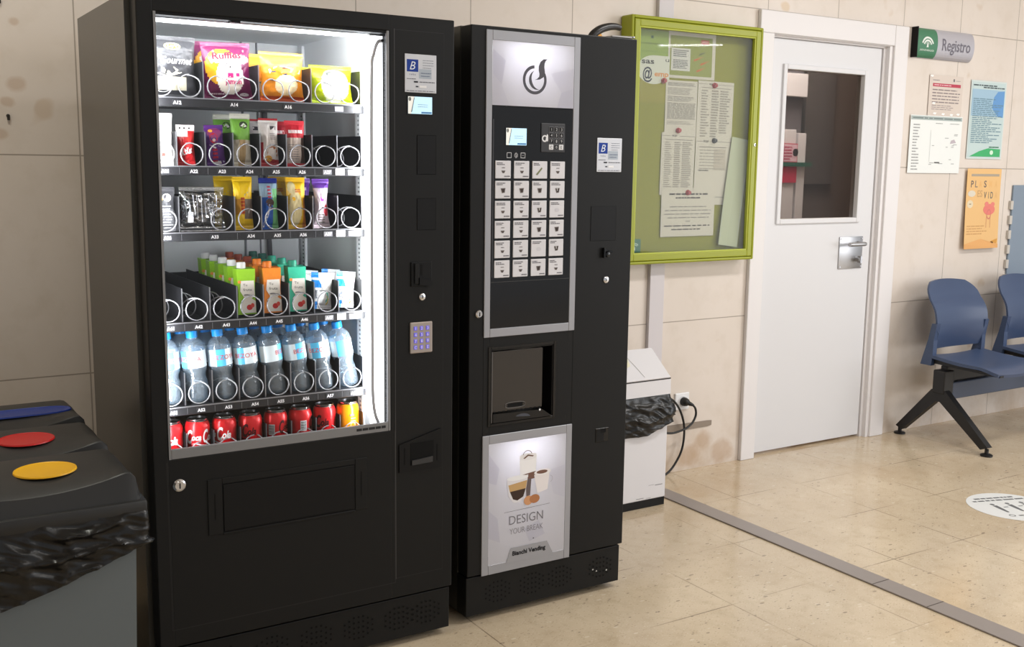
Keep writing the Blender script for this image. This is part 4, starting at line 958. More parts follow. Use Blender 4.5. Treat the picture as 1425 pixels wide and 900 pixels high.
b = MB(); b.box(NX0+.012, NX1-.012, -.022, -.003, NZ0+.012, NZ1-.012, GRNB); b.build('back_panel', nb)
b = MB(); b.box(NX0+.044, NX1-.044, -.068, -.064, NZ0+.044, NZ1-.044, GLASSB); b.build('pane', nb)
b = MB(); b.lathe([(.007, 0), (.007, .003), (.0, .004)], (3.100, NY-.001, 1.53), CHROME, 'y', 16); b.box(3.099, 3.102, NY-.0055, NY-.0045, 1.526, 1.534, VOID); b.build('lock', nb, smooth=40)
YB = -.0225
LILY = ink((166, 168, 76)); LILD = ink((136, 140, 48))
def sheet(name, x0, x1, z0, z1, y, m, art, label, tilt=0., cat='notice sheet', curl=0.):
    b = MB(); n = 6
    def P(u, v, o=0.):
        cx, cz = (x0+x1)/2, (z0+z1)/2; X, Z = x0+u*(x1-x0)-cx, z0+v*(z1-z0)-cz
        return (cx+X*math.cos(tilt)-Z*math.sin(tilt), y-o-curl*(1-v)**2*(.4+.6*abs(2*u-1)), cz+X*math.sin(tilt)+Z*math.cos(tilt))
    for i in range(n):
        for j in range(n):
            q = [(i/n, j/n), ((i+1)/n, j/n), ((i+1)/n, (j+1)/n), (i/n, (j+1)/n)]
            b.poly([P(*a) for a in q], m); b.poly([P(*a, -.0004) for a in q[::-1]], m)
    if art: art(b, Surf(P, .0005), Surf(P, .0010))
    return tag(b.build(name, loc=((x0+x1)/2, y, z0)), label, cat)
def a_poster(b, M, M2):
    b.rect(M, 0, 1, 0, 1, mat('poster_green', (152, 176, 84), .6)); b.art(M2, [(0, 0), (1, 0), (1, .45), (.6, .55), (.0, .50)], mat('poster_olive', (156, 150, 52), .6))
    b.words(M2, .08, .8, .80, .84, 1, ink((120, 140, 70)), 2, .5, 0); b.words(M2, .05, .95, .705, .72, 1, ink((110, 136, 60)), 3, .5, 0); b.rect(M2, .46, .54, .89, .93, ink((96, 120, 90)))
    M3 = lambda u, v: (M2(u, v)[0], M2(u, v)[1]-.0005, M2(u, v)[2]); W_ = ink((226, 228, 220))
    M3 = Surf(M2.f, .0014); b.disc(M3, .56, .46, .44, W_, 28, .20); b.rect(M3, .55, 1., .30, .66, W_)
    M4 = Surf(M2.f, .0018)
    b.text(M4, 'sas', .40, .565, .075, ink((60, 62, 66)), .02, w=.34); b.text(M4, '@', .40, .39, .16, ink((56, 62, 80)), .02, w=.26); b.text(M4, 'emp', .78, .385, .075, ink((232, 150, 60)), .02, w=.38); b.text(M4, 'u', .93, .60, .06, ink((80, 80, 84)), .0, w=.10)
    b.disc(M3, .12, .22, .07, ink((228, 230, 214)), 12, .025)
sheet('green_poster', 2.418, 2.622, 1.70, 2.005, YB-.0006, PAPER, a_poster, 'pale green poster with black and orange lettering at the top left of the notice board', cat='poster')
def a_leaf(b, M, M2):
    b.rect(M, .035, .93, .06, .90, mat('leaflet_green', (150, 158, 74), .6)); b.rect(M2, .06, .46, .16, .64, ink((224, 222, 220)))
    M3 = lambda u, v: (M2(u, v)[0], M2(u, v)[1]-.0005, M2(u, v)[2])
    b.words(M3, .10, .42, .20, .40, 6, ink((110, 112, 116)), 3, .5); b.words(M3, .10, .44, .45, .61, 4, ink((110, 112, 116)), 4, .5)
    b.rect(M2, .68, .85, .76, .85, ink((196, 70, 56))); b.words(M3, .70, .83, .78, .83, 2, ink((240, 210, 200)), 5, .6, 0)
    for (u, v, a) in ((.54, .38, 1), (.68, .30, 1), (.60, .15, 1)): b.art(M2, [(u, v), (u+.12, v+.06), (u+.13, v+.09), (u, v+.04)], ink((214, 104, 50))); b.art(M3, [(u+.06, v+.05), (u+.19, v+.10), (u+.19, v+.115), (u+.07, v+.08)], ink((200, 150, 90)))
    b.art(M2, [(.63, .50), (.76, .57), (.77, .60), (.66, .55)], ink((96, 104, 70)))
sheet('leaflet', 2.612, 2.886, 1.812, 2.014, YB-.002, PAPER, a_leaf, 'white bordered green leaflet with orange marks, top middle of the notice board', cat='leaflet')
def a_doc(seed, head=None, cols=1, rows=26):
    def f(b, M, M2):
        G, D = ink((168, 162, 156)), ink((112, 108, 106))
        if head is None: b.words(M, .06, .94, .90, .965, 3, D, seed, .45, .1)
        else:
            b.rect(M, .02, .26, .945, .95, D); b.rect(M, .52, .98, .945, .95, D); b.text(M, head, .38, .948, .026, D, .03, w=.15)
        if cols == 1:
            b.words(M, .06, .94, .74, .87, 5, G, seed+1, .6); b.words(M, .06, .94, .62, .72, 4, D, seed+2, .4); b.words(M, .06, .96, .30, .60, 14, G, seed+3, .75, .05); b.words(M, .06, .94, .20, .27, 3, G, seed+4, .5)
        else:
            b.rect(M, .10, .92, .885, .892, D); b.words(M, .10, .34, .05, .86, rows, G, seed+2, .5, .5); b.words(M, .38, .60, .05, .86, rows, G, seed+3, .6, .3); b.words(M, .62, .92, .12, .86, rows, G, seed+4, .6, .4)
    return f
sheet('notice_sheet', 2.604, 2.787, 1.562, 1.802, YB-.003, PAPER, a_doc(11), 'typed white sheet at the upper left of the papers on the notice board')
sheet('notice_sheet', 2.588, 2.783, 1.30, 1.575, YB-.0042, PAPER, a_doc(21, 'BOJA', 2, 24), 'white table sheet pinned under the typed sheet on the notice board', tilt=-.012)
sheet('notice_sheet', 2.790, 3.006, 1.545, 1.808, YB-.003, PAPER, a_doc(31, 'BOJA', 2, 18), 'white table sheet at the upper right of the papers on the notice board', tilt=-.01)
def a_low(b, M, M2):
    b.rect(M, .02, .2, .945, .95, ink((112, 108, 106))); b.rect(M, .4, .98, .945, .95, ink((112, 108, 106))); b.text(M, 'BOJA', .29, .948, .03, ink((112, 108, 106)), .03, w=.15); b.rect(M, .10, .86, .86, .868, ink((100, 96, 96)))
    b.rect(M, .52, .86, .52, .84, ink((202, 192, 182))); b.words(M, .12, .86, .52, .84, 7, ink((178, 172, 166)), 9, .35, .5); b.words(M, .10, .40, .50, .53, 1, ink((120, 116, 114)), 4, .6); b.words(M, .6, .9, .10, .13, 1, ink((180, 176, 172)), 5, .6)
sheet('notice_sheet', 2.787, 3.000, 1.255, 1.556, YB-.0042, PAPER, a_low, 'white sheet with a small shaded table at the lower right of the notice board papers', tilt=-.012)
def a_front(b, M, M2):
    D = ink((92, 88, 90)); b.words(M, .14, .86, .85, .895, 1, D, 3, .75, 0); b.words(M, .26, .72, .775, .815, 1, D, 4, .75, 0)
    for i, (a, c_) in enumerate(((.16, .84), (.07, .93), (.06, .94), (.12, .90), (.46, .54))): b.words(M, a, c_, .60-i*.075, .625-i*.075, 1, ink((150, 146, 146)), 6+i, .8, 0)
    b.words(M, .06, .92, .205, .235, 1, D, 13, .8, 0); b.words(M, .20, .74, .13, .16, 1, D, 14, .8, 0)
sheet('notice_sheet', 2.598, 2.914, 1.114, 1.332, YB-.006, PAPER, a_front, 'white notice in front, lowest of the papers on the notice board', tilt=.0)
def a_emb(b, M, M2):
    for r, w in ((.36, .07), (.24, .06)): b.ring(M2, .5, .36, r-w, r, ink((196, 220, 210)), .5, PI-.5, 16)
    b.art(M2, [(.45, .18), (.55, .18), (.53, .42), (.47, .42)], ink((214, 228, 220)))
sheet('emblem_card', 2.424, 2.492, 1.048, 1.108, YB-.0006, mat('emblem_green', (66, 122, 106), .6), a_emb, 'small dark green card with white arcs in the lower left corner of the notice board', cat='card')
sheet('pane_reflection', 2.966, 3.085, 1.062, 1.56, YB-.012, mat('pale_reflection', (196, 202, 178), .7), None, 'long pale sheet standing in for a reflection at the right of the notice board glass', tilt=-.14, cat='glare', curl=.012)  # pale sheet added in place of a reflection on the board pane
for x, z, y, m, w_ in ((2.588, 1.796, -.0262, PINR, 'red push pin at the upper left corner of the typed sheet'), (2.886, 1.790, -.0262, PINR, 'red push pin on the upper right table sheet'), (2.680, 1.585, -.0272, PINR, 'red push pin holding the middle left table sheet'), (2.896, 1.545, -.0272, mat('pin_dark', (56, 54, 60), .3), 'dark grey push pin on the sheet with the small shaded table'), (2.749, 1.311, -.0288, PINR, 'red push pin at the top of the lowest notice')):
    b = MB(); b.lathe([(.012, 0), (.0125, .003), (.0075, .005), (.0065, .011), (.0095, .013), (.0085, .0155), (0, .016)], (x, y, z), m, 'y', 18)
    tag(b.build('push_pin', loc=(x, y, z), smooth=40), w_, 'push pin')

# ------------------------------------------------------------------ sign and posters right of the door
sg = thing('door_sign', (4.49, 0, 2.0), 'curved grey and green wall sign lettered Registro right of the door', 'sign')
SGM = mat('sign_grey', (184, 182, 190), .3, metal=.15); SGG = mat('sign_green', (66, 124, 92), .4)
def sy(v, o=0.): t = (v-2.079)/.0755; return -.006-.032*(1-t*t)**.5*1.0-o if abs(t) < 1 else -.006-o
b = MB(); n = 14; x0, xm, x1 = 4.262, 4.424, 4.733
for i in range(n):
    a, c_ = 2.0045+.149*i/n, 2.0045+.149*(i+1)/n
    for p, q, m in ((x0, xm, SGG), (xm, x1, SGM)): b.poly([(p, sy(a), a), (q, sy(a), a), (q, sy(c_), c_), (p, sy(c_), c_)], m)
    for x, fl in ((x0, 1), (x1, 0)): b.poly([(x, 0, a), (x, sy(a), a), (x, sy(c_), c_), (x, 0, c_)][::-1 if fl else 1], BLKP if fl else SGM)
b.box(x0, x1, -.006, 0, 2.0035, 2.006, SGM); b.box(x0, x1, -.006, 0, 2.152, 2.1545, SGM)
S = lambda u, v: (u, sy(v, .0012), v)
for r0, r1 in ((.040, .050), (.026, .035)): b.ring(S, 4.342, 2.060, r0, r1, ink((226, 232, 226)), .35, PI-.35, 18)
b.art(S, [(4.334, 2.056), (4.350, 2.056), (4.3455, 2.078), (4.3385, 2.078)], ink((226, 232, 226))); b.ring(S, 4.342, 2.066, .014, .017, ink((200, 214, 204)), .2, PI-.2, 12)
b.text(S, 'JUNTA DE ANDALUCIA', 4.342, 2.040, .0085, ink((206, 222, 210)), .03, w=.115, cut=('y', 2))
b.text(S, 'Registro', 4.580, 2.068, .062, ink((112, 110, 120)), .008, w=.235, cut=('y', 10))
b.build('panel', sg, smooth=30)
b = MB(); b.box(x0-.006, x0, -.04, 0, 2.002, 2.156, BLKP, .002); b.box(x1, x1+.003, -.010, 0, 2.004, 2.154, SGM, .001); b.build('end_cap', sg)
def a_red(b, M, M2):
    b.rect(M, .10, .93, .72, .80, ink((182, 70, 88))); b.words(M2, .14, .8, .74, .78, 1, ink((226, 180, 186)), 2, .6); b.rect(M, .70, .74, .86, .93, ink((110, 106, 110))); b.words(M, .10, .30, .86, .89, 1, ink((130, 126, 130)), 3); b.words(M, .78, .92, .87, .9, 1, ink((160, 156, 156)), 3)
    b.words(M, .10, .93, .30, .68, 5, ink((138, 128, 128)), 5, .35, .2); b.words(M, .10, .85, .14, .28, 3, ink((150, 140, 140)), 6, .35, .3)
    for u, v in ((.05, .96), (.15, .30), (.2, .05), (.45, .04), (.7, .03), (.9, .05)): b.art(M2, [(u-.05, v), (u+.03, v-.02), (u+.06, v+.03), (u-.02, v+.035)], ink((244, 242, 240)))
sheet('wall_notice', 4.424, 4.708, 1.712, 1.925, -.004, mat('plastic_sleeve', (214, 202, 192), .2), a_red, 'notice with a red heading strip in a clear sleeve below the Registro sign', cat='notice')
def a_plan(b, M, M2):
    b.rect(M, .01, .99, .92, .985, ink((168, 180, 178))); b.words(M2, .04, .96, .935, .97, 1, ink((120, 132, 132)), 2, .6, 0)
    b.words(M, .06, .20, .04, .86, 16, ink((160, 162, 162)), 3, .4, .5); b.words(M, .48, .62, .86, .88, 1, ink((140, 142, 142)), 3); b.words(M, .76, .95, .86, .88, 1, ink((150, 152, 152)), 4)
    rn = random.Random(4)
    for i in range(14): u, v = .3+.6*rn.random(), .1+.7*rn.random(); b.rect(M, u, u+.03+.05*rn.random(), v, v+.012, ink((170, 172, 172)))
    b.rect(M, .395, .40, .2, .75, ink((196, 198, 198))); b.art(M, [(.78, .52), (.90, .54), (.86, .60), (.80, .58)], ink((186, 176, 184))); b.words(M, .50, .60, .17, .2, 1, ink((90, 92, 92)), 4, .8, 0)
sheet('wall_notice', 4.287, 4.722, 1.409, 1.712, -.007, mat('plan_white', (230, 233, 231), .45), a_plan, 'large white sheet with a grey top band, right beside the door frame', cat='notice')
def a_blue(b, M, M2):
    b.art(M, [(.03, .02), (.97, .02), (.97, .98), (.03, .98)], mat('poster_paleblue', (190, 208, 208), .4)); b.art(M2, [(.04, .55), (.04, .89), (.96, .89), (.96, .55)], ink((158, 188, 208))); M3 = lambda u, v: (M2(u, v)[0], M2(u, v)[1]-.0004, M2(u, v)[2])
    b.art(M3, [(.62, .66), (.66, .80), (.76, .87), (.95, .88), (.95, .54), (.8, .55)], ink((104, 152, 204))); b.words(M3, .06, .72, .93, .95, 1, ink((80, 92, 96)), 2, .8, 0); b.words(M3, .34, .94, .905, .925, 1, ink((80, 92, 96)), 3, .8, 0)
    M4 = lambda u, v: (M2(u, v)[0], M2(u, v)[1]-.0008, M2(u, v)[2]); b.words(M4, .08, .94, .20, .78, 24, ink((104, 136, 150)), 5, .42, .45)
    b.art(M3, [(.08, .03), (.95, .03), (.95, .13), (.6, .14), (.35, .10)], ink((70, 172, 110))); b.disc(M4, .70, .085, .05, ink((206, 232, 210)), 12, .03); b.words(M4, .62, .9, .145, .165, 1, ink((60, 120, 90)), 2, .7, 0)
sheet('wall_poster', 4.779, 5.098, 1.490, 1.916, -.005, mat('poster_edge', (206, 216, 214), .3), a_blue, 'tall pale blue laminated poster with a green foot right of the Registro sign', cat='poster')
def a_plasma(b, M, M2):
    b.rect(M, .12, .94, .905, .935, ink((170, 158, 140))); Dk = ink((110, 100, 96))
    for t, u, v, c_ in (('P', .16, .81, Dk), ('L', .28, .81, ink((140, 126, 110))), ('A', .40, .81, ink((226, 176, 110))), ('S', .54, .81, Dk), ('M', .70, .81, ink((226, 180, 118))), ('A', .86, .81, ink((222, 178, 118))), ('ES', .40, .69, ink((200, 160, 110))), ('V', .56, .67, ink((84, 90, 92))), ('I', .66, .67, ink((140, 130, 110))), ('D', .75, .67, ink((110, 108, 100))), ('A', .88, .67, ink((220, 176, 120)))): b.text(M, t, u, v, .085, c_, .015, w=.075*len(t) if t != 'I' else .015)
    b.disc(M, .16, .69, .11, ink((214, 206, 190)), 16, .04); b.disc(M, .13, .56, .09, ink((222, 206, 176)), 14, .05); b.rect(M2, .10, .16, .555, .565, ink((130, 120, 104)))
    b.disc(M, .70, .49, .17, ink((222, 126, 116)), 18, .07); b.disc(M, .62, .56, .06, ink((222, 130, 120)), 10, .03); b.disc(M, .80, .555, .06, ink((222, 130, 120)), 10, .03); b.ring(M2, .70, .43, .05, .065, ink((206, 120, 110)), 0, 6.28, 14)
    b.rect(M, .63, .645, .26, .40, ink((206, 150, 110))); b.rect(M, .74, .755, .26, .40, ink((206, 150, 110))); b.words(M, .06, .70, .17, .30, 4, ink((190, 142, 90)), 5, .25, .3)
    b.art(M, [(.70, .02), (.96, .06), (.98, .12), (.80, .09)], ink((206, 150, 70))); b.disc(M2, .82, .07, .05, ink((110, 76, 40)), 8, .015); b.art(M, [(0, .0), (1, 0), (1, .05), (.5, .12), (0, .06)], ink((218, 164, 104)))
sheet('wall_poster', 4.792, 5.102, .990, 1.436, -.014, mat('poster_orange', (226, 184, 126), .7), a_plasma, 'faded orange poster with a curled bottom corner below the pale blue one', cat='poster', curl=.012)
b = MB(); b.box(5.235, 5.5, -.012, 0, .72, 1.345, mat('blue_grey_panel', (128, 142, 158), .4), .003)
for i in range(6): b.box(5.215, 5.24, -.016, 0, .78+i*.085, .83+i*.085, mat('panel_tab', (196, 190, 182), .4), .002)
tag(b.build('wall_panel', loc=(5.36, 0, .72)), 'blue grey panel with a notched edge on the wall at the far right', 'panel')
for x, z, t in ((None, None, 'upper'), (None, None, 'lower')): pass
for (x, z, lb) in ((-.0335, 1.909, 'upper of two dark wall plugs on the bare wall left of the snack machine'), (-.027, 1.557, 'lower of two dark wall plugs on the bare wall left of the snack machine')):
    b = MB(); b.lathe([(.0045, -.01), (.0055, .004), (.004, .012), (.0, .013)], (x, 0, z), mat('plug_dark', (40, 36, 32), .6), 'y', 12); b.box(x-.003, x+.004, -.012, -.003, z-.014, z, mat('plug_dark', (40, 36, 32), .6), .001, 1)
    tag(b.build('wall_plug', loc=(x, 0, z), smooth=40), lb, 'wall plug')

# socket and cable
b = MB(); t = thing('wall_socket', (2.785, 0, .34), 'white power socket on the wall behind the white pedal bin', 'socket')
b.box(2.741, 2.825, -.010, 0, .298, .379, WHITEP, .004); b.build('plate', t)
b = MB(); b.lathe([(.027, 0), (.027, .002), (.022, .002), (.021, .001), (0, .001)], (2.783, -.010, .339), WHITEP, 'y', 24); b.build('insert', t, smooth=30)
CBL = mat('cable_black', (24, 23, 23), .45)
t = thing('power_cable', (2.71, -.06, 0), 'black cable with a round plug looping between the white bin and the wall socket', 'cable')
b = MB(); b.lathe([(.020, 0), (.021, .012), (.017, .026), (.012, .034), (0, .036)], (2.786, -.0125, .339), CBL, 'y', 20); b.tube([(2.786, -.03, .339), (2.800, -.045, .332), (2.815, -.05, .325)], [.011, .010, .006], CBL, 10); b.build('plug', t, smooth=50)
b = MB(); b.tube(spline([(2.812, -.05, .327), (2.83, -.05, .305), (2.832, -.05, .27), (2.80, -.055, .235), (2.74, -.06, .215), (2.66, -.06, .212), (2.56, -.06, .25), (2.52, -.06, .33), (2.58, -.05, .385), (2.68, -.04, .37), (2.745, -.035, .31), (2.782, -.03, .22), (2.775, -.03, .12), (2.735, -.03, .05), (2.68, -.035, .010), (2.60, -.05, .007), (2.5, -.06, .007)], 8), .0052, CBL, 8); b.build('cord', t, smooth=60)

# ------------------------------------------------------------------ white pedal bin
def liner(path, zt, zb, seed, out, name, loc, label, amp=.012, nv=34, sub=5, folds=1.0):
    """bin liner turned over a rim: path = closed outline (x, y), zt/zb functions of the running length 0..1"""
    pts = []; n = len(path)
    for i in range(n):
        a, c_ = Vector(path[i]), Vector(path[(i+1) % n])
        k = max(1, int((c_-a).length/.007))
        for j in range(k): pts.append(a.lerp(c_, j/k))
    N = len(pts); cen = sum(pts, Vector((0, 0)))/N; vs = []; fs = []
    for j in range(nv+1):
        v = j/nv
        for i, p in enumerate(pts):
            d = (pts[(i+1) % N]-pts[i-1]).normalized(); nrm = Vector((d.y, -d.x))
            if nrm.dot(p-cen) < 0: nrm = -nrm
            t0, b0 = zt(p), zb(p); z = t0+(b0-t0)*v
            q = p.x+p.y
            rg = lambda *k: max(0, 1-2.4*abs(noise.noise(Vector(k))))**2.2
            f = rg(q*4+z*9+seed, z*14-q*5, seed)*1.0+rg(q*9-z*8+seed, z*24+q*12, seed+3)*.6+rg(q*3+seed, z*38+q*16, seed+6)*.55+noise.noise(Vector((q*6, z*9, seed+9)))*.8-.6
            r = out*math.sin(min(1, v*1.6)*PI*.5)*(1-.35*max(0, v-.6)/.4)+amp*f*min(1, v*4)*folds
            zz = z+amp*.5*noise.noise(Vector((q*15, seed, v*3)))*v
            P = p+nrm*max(r, .0015); vs.append((P.x, P.y, zz))
    for j in range(nv):
        for i in range(N):
            k = (i+1) % N; fs.append((j*N+i, (j+1)*N+i, (j+1)*N+k, j*N+k))
    b = MB(); b.add(vs, fs, BAGM); return tag(b.build(name, loc=loc, smooth=75), label, 'bin liner')
WB = mat('bin_white', (222, 220, 223), .4)
wx0, wx1, wy0, wy1 = 2.06, 2.402, -.352, -.075
t = thing('pedal_bin', (2.23, -.21, 0), 'white metal bin with a sloping lid beside the coffee machine', 'bin')
b = MB(); b.box(wx0, wx1, wy0, wy1, .035, .50, WB, .004); M = front(wy0-.0006)
for q in ((2.345, 2.385, .092, .0945), (2.31, 2.34, .096, .097), (2.245, 2.285, .0445, .0465), (2.30, 2.325, .0415, .0425)): b.rect(M, q[0], q[1], q[2], q[3], ink((110, 108, 110)))
b.build('body', t)
b = MB(); b.box(wx0+.003, wx1-.001, wy0+.002, wy1, .0, .036, BLKP, .002); b.build('base', t)
b = MB(); b.prism([(wy0-.008, .484), (wy1+.004, .484), (wy1+.004, .550), (wy0-.006, .548)], 'x', wx0-.004, wx1+.005, WB); b.build('collar', t)
ym = (wy0+wy1)/2
b = MB(); b.prism([(wy0+.004, .549), (wy1-.004, .549), (ym+.012, .652), (ym-.012, .652)], 'x', wx0, wx1-.003, WB)
b.prism([(wy0-.006, .5475), (ym-.010, .6525), (ym-.010, .6555), (wy0-.009, .5505)], 'x', wx0-.002, wx1+.003, BLKP)
b.prism([(wy0-.007, .5515), (ym-.014, .655), (ym-.018, .6595), (wy0-.011, .556)], 'x', wx0-.002, wx1-.001, WB)
k_ = (.6595-.556)/(ym-.018-wy0+.011)
S2 = Surf(lambda u, v, o: (u, v-o*.7, .556+(v-wy0+.011)*k_+o*.7), .0006)
b.art(S2, [(2.27, wy0), (2.272, wy0), (2.258, -.30), (2.244, -.262), (2.242, -.262), (2.255, -.30)], ink((150, 148, 146))); b.art(S2, [(2.15, -.32), (2.235, -.30), (2.245, -.262), (2.20, -.255)], ink((226, 222, 196)))
b.build('lid', t)
bx = wx0-.002, wx1+.002, wy0-.002, wy1+.0
liner([(bx[0], bx[2]), (bx[1], bx[2]), (bx[1], bx[3]), (bx[0], bx[3])], lambda p: .486, lambda p: .318+.045*max(0, (p.x-2.26)/.14)**1.5+.03*max(0, p.y+.3), 3., .020, 'bin_liner', (2.23, -.21, .31), 'black liner bulging under the collar of the white bin', .011)

# ------------------------------------------------------------------ recycling bins in the left corner
BINB = mat('bin_grey_plastic', (98, 106, 110), .5); LIDM = mat('bin_lid_black', (38, 38, 38), .42)
def rbin(y0, y1, col, lab, slot):
    cx, cy = -.165, (y0+y1)/2; x0, x1 = -.385, .028
    t = thing('recycling_bin', (cx, cy, 0), lab, 'recycling bin', 'recycling bins beside the snack machine')
    b = MB(); n = 8; vs = []
    tap = .03
    b.add([(x0+tap, y0+.018, 0), (x1-tap*.6, y0+.018, 0), (x1-tap*.6, y1-.018, 0), (x0+tap, y1-.018, 0), (x0, y0, .655), (x1, y0, .655), (x1, y1, .655), (x0, y1, .655)],
          [(0, 3, 2, 1), (4, 5, 6, 7), (0, 1, 5, 4), (1, 2, 6, 5), (2, 3, 7, 6), (3, 0, 4, 7)], BINB)
    b.build('body', t)
    b = MB(); X0, X1 = x0-.022, x1+.022
    b.box(X0, X1, y0-.018, y1+.018, .652, .686, LIDM, .006)
    # domed top: front wall, crease, sloping deck, rounded ends
    N = 40; prof = [(y0-.008, .684), (y0-.004, .70), (y0+.004, .750), (y0+.007, .752), (y0+.05, .749), (y0+.10, .7435), (y1-.06, .746), (y1-.008, .742), (y1+.002, .735), (y1+.008, .684)]
    vs = []
    for i in range(N+1):
        u = i/N; x = X0+.008+(X1-X0-.016)*u; e = min(1, min(u, 1-u)/.075); e = (1-(1-e)**2)**.5; scoop = max(0, 1-((2*u-1)/.92)**2)
        for j_, (py, pz) in enumerate(prof):
            if j_ in (2, 3): pz -= .030*scoop
            if j_ == 4: pz -= .014*scoop
            vs.append((x, cy+(py-cy)*(.94+.06*e), .684+(pz-.684)*e))
    k = len(prof); fs = [(i*k+j, (i+1)*k+j, (i+1)*k+j+1, i*k+j+1) for i in range(N) for j in range(k-1)]
    b.add(vs, fs, LIDM); lid = b.build('lid', t, smooth=28)
    b = MB(); m = mat('ring_'+col[0], col[1], .35); hx, hy = (.155, .042) if slot else (.066, .058)
    n = 32; zc = lambda y: .7438+(y-(y0+.10))*.03
    cyh = cy-.012; vs = []; fs = []
    rim = [(1.0, .0), (.985, .003), (.95, .0035), (.93, .0025), (.88, .0018)]
    for (s, dz) in rim:
        for q in range(n):
            a = 2*PI*q/n; c_, s_ = math.cos(a), math.sin(a)
            if slot: c_ = math.copysign(abs(c_)**.55, c_); s_ = math.copysign(abs(s_)**.8, s_)
            y = cyh+hy*s*s_; vs.append((cx+.028+hx*s*c_, y, zc(y)+dz))
    for j in range(len(rim)-1):
        for q in range(n): fs.append((j*n+q, j*n+(q+1) % n, (j+1)*n+(q+1) % n, (j+1)*n+q))
    fs.append(tuple(range(4*n, 5*n))); b.add(vs, fs, m); b.build('opening_ring', t, smooth=40)
    return t
rbin(-1.335, -1.075, ('yellow', (226, 170, 10)), 'recycling bin with a round yellow opening, nearest the camera', False)
rbin(-1.035, -.775, ('red', (190, 26, 26)), 'recycling bin with a round red opening between the yellow and blue ones', False)
rbin(-.735, -.475, ('blue', (20, 52, 140)), 'recycling bin with a long blue slot, nearest the wall', True)
x0, x1, y0, y1 = -.402, .044, -1.350, -1.062
liner([(x0, y0), (x1, y0), (x1, y1), (x0, y1)], lambda p: .668, lambda p: .492+.095*max(0, (p.x+.257)/.30)**1.2-.05*max(0, -.257-p.x)+.06*max(0, p.y+1.3), 8., .010, 'bin_liner', (-.18, -1.2, .4), 'black liner hanging over the rim of the yellow topped recycling bin', .013, 36)

# ------------------------------------------------------------------ waiting bench
CH = mat('seat_blue_plastic', (62, 77, 107), .36, spec=.5); BEAM = mat('beam_blue_grey', (74, 84, 104), .4); LEGM = mat('bench_leg_black', (26, 25, 26), .4)
bn = thing('waiting_bench', (4.95, -.3, 0), 'row of blue plastic seats on a black footed beam against the right wall', 'bench')
b = MB(); b.box(4.376, 5.95, -.315, -.245, .235, .325, BEAM, .006); b.build('beam', bn)
def leg(x):
    b = MB(); b.box(x-.016, x+.062, -.318, -.246, .268, .392, LEGM, .006)
    for yf, s in ((-.575, -1), (-.045, 1)):
        p = [(-.282, .300), (-.282+s*.042, .286), (yf+s*.012, .046), (yf-s*.028, .030), (-.282+s*.012, .226), (-.282, .226)]
        b.prism(p, 'x', x-.012, x+.028, LEGM)
    b.build('leg', bn)
    for yf in (-.572, -.048):
        f = MB(); f.lathe([(.030, 0), (.030, .008), (.022, .012), (.010, .013), (.010, .036)], (x+.007, yf, 0), LEGM, seg=18); f.build('foot', bn, smooth=40)
leg(4.315); leg(5.75)
def seat(x):
    W2 = .235; b = MB(); nx, ny = 14, 18; vs = []; fs = []
    P = []
    for j in range(ny+1):
        v = j/ny; y = -.195-.405*v; z0 = .452-.018*math.sin(v*PI*.8)-.030*max(0, (v-.72)/.28)**2
        for i in range(nx+1):
            u = 2*i/nx-1; wv = W2*(1-.05*(1-v))-(.02*max(0, (v-.9)/.1)**2)
            P.append((x+u*wv, y, z0+.012*u*u))
    n = nx+1; N = len(P); vs = P+[(a, b_+.004, c_-.016) for a, b_, c_ in P]
    for j in range(ny):
        for i in range(nx):
            a = j*n+i; fs += [(a, a+n, a+n+1, a+1), (N+a, N+a+1, N+a+n+1, N+a+n)]
    for j in range(ny):
        for i in (0, nx):
            a = j*n+i; q = (a, a+n, N+a+n, N+a); fs.append(q if i else q[::-1])
    for i in range(nx):
        for j in (0, ny): a = j*n+i; q = (a, a+1, N+a+1, N+a); fs.append(q[::-1] if j else q)
    b.add(vs, fs, CH); b.build('seat', bn, smooth=50)
    b = MB(); nz = 20; P = []
    def py(v): return -.178-.030*math.sin(min(1, v/.75)*PI)+.075*max(0, (v-.55)/.45)**1.7
    for j in range(nz+1):
        v = j/nz; z = .490+.345*v
        w2 = .2+.016*math.sin(v*PI)-.055*max(0, (v-.8)/.2)**2.2
        if v < .30: w2 -= .012
        for i in range(nx+1):
            u = 2*i/nx-1; P.append((x+u*w2, py(v)-.028*u*u*(1-.3*v)+.0, z+.010*(1-u*u)*(1 if v > .5 else -.4)))
    N = len(P); vs = P+[(a, b_+.011, c_) for a, b_, c_ in P]; fs = []
    for j in range(nz):
        for i in range(nx):
            a = j*n+i; fs += [(a, a+1, a+n+1, a+n), (N+a, N+a+n, N+a+n+1, N+a+1)]
        for i in (0, nx): a = j*n+i; q = (a, a+n, N+a+n, N+a); fs.append(q if not i else q[::-1])
    for i in range(nx):
        for j in (0, nz): a = j*n+i; q = (a, a+1, N+a+1, N+a); fs.append(q if j else q[::-1])
    b.add(vs, fs, CH); b.build('backrest', bn, smooth=50)
    for s in (-1, 1):
        b = MB(); pr = [(-.150, .405), (-.215, .405), (-.222, .47), (-.222, .54), (-.236, .628), (-.205, .628), (-.188, .54), (-.165, .46)]
        b.prism(pr, 'x', x+s*.207-.016, x+s*.207+.016, CH); b.build('back_bracket', bn)
    b = MB(); b.prism([(-.60, .404), (-.19, .416), (-.19, .436), (-.60, .414)], 'x', x-.20, x-.17, LEGM); b.prism([(-.60, .404), (-.19, .416), (-.19, .436), (-.60, .414)], 'x', x+.17, x+.20, LEGM)
    b.box(x-.20, x+.20, -.30, -.26, .33, .412, LEGM, .004); b.build('seat_carrier', bn)
for x in (4.54, 5.155, 5.77): seat(x)

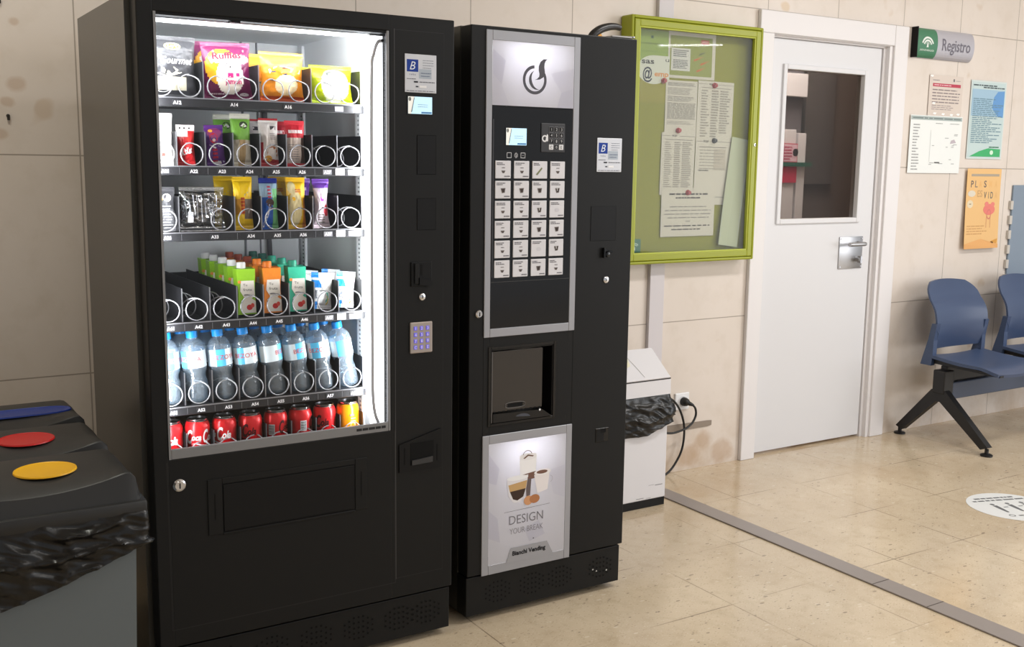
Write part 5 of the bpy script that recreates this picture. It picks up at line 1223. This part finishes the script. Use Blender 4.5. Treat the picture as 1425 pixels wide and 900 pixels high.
# floor sticker
b = MB(); b.lathe([(.186, .0003), (.186, .0012)], (3.69, -1.125, 0), mat('sticker_white', (214, 216, 216), .45), seg=48)
ca, sa = math.cos(.32), math.sin(.32)
def G(u, v): return (3.69+.186*(u*ca+v*sa), -1.125+.186*(-u*sa+v*ca), .0016)
K = ink((104, 106, 108))
b.words(G, -.55, .5, .60, .68, 1, K, 3, .9, 0); b.words(G, -.70, .66, .44, .52, 1, K, 4, .9, 0)
for u in (-.38, .02, .40):
    b.disc(G, u, .22, .055, K, 12); b.art(G, [(u-.06, .14), (u+.06, .14), (u+.05, -.12), (u+.03, -.34), (u-.03, -.34), (u-.05, -.12)], K)
for u in (-.18, .21): b.rect(G, u-.06, u+.06, -.02, .02, K)
b.words(G, -.3, .3, -.62, -.55, 1, K, 6, .9, 0); b.ring(G, -.45, -.55, .05, .075, K, 0, 6.28, 14)
tag(b.build('floor_sticker', loc=(3.69, -1.125, 0)), 'round white distance sticker with grey figures on the floor before the bench', 'sticker')

# ------------------------------------------------------------------ lamps behind the two lit panels, camera, view
for zt_ in (1.772, .560): area('panel_lamp_light', (1.30, -.935, zt_), (math.radians(78), 0, 0), .15, .02, 1.1, (.96, .96, 1))
cd = bpy.data.cameras.new('Camera'); cam = bpy.data.objects.new('Camera', cd); C.objects.link(cam); sc.camera = cam
yaw, pit, rol = math.radians(32.05034787), math.radians(8.6498143), math.radians(-.77570007)
f = Vector((math.sin(yaw)*math.cos(pit), math.cos(yaw)*math.cos(pit), -math.sin(pit))); r = Vector((math.cos(yaw), -math.sin(yaw), 0)); d = f.cross(r)
r2 = r*math.cos(rol)+d*math.sin(rol); d2 = d*math.cos(rol)-r*math.sin(rol)
m = Matrix((r2, -d2, -f)).transposed().to_4x4(); m.translation = Vector((-.46205409, -3.67805855, 1.43184425)); cam.matrix_world = m
cd.sensor_width = 36; cd.sensor_fit = 'HORIZONTAL'; cd.lens = 1466.5361733650846/1425*36; cd.clip_start = .05
sc.view_settings.view_transform = 'Standard'; sc.view_settings.look = 'None'; sc.view_settings.gamma = 1; sc.view_settings.use_curve_mapping = False
sc.view_settings.exposure = 0.0
sc.cycles.use_denoising = True
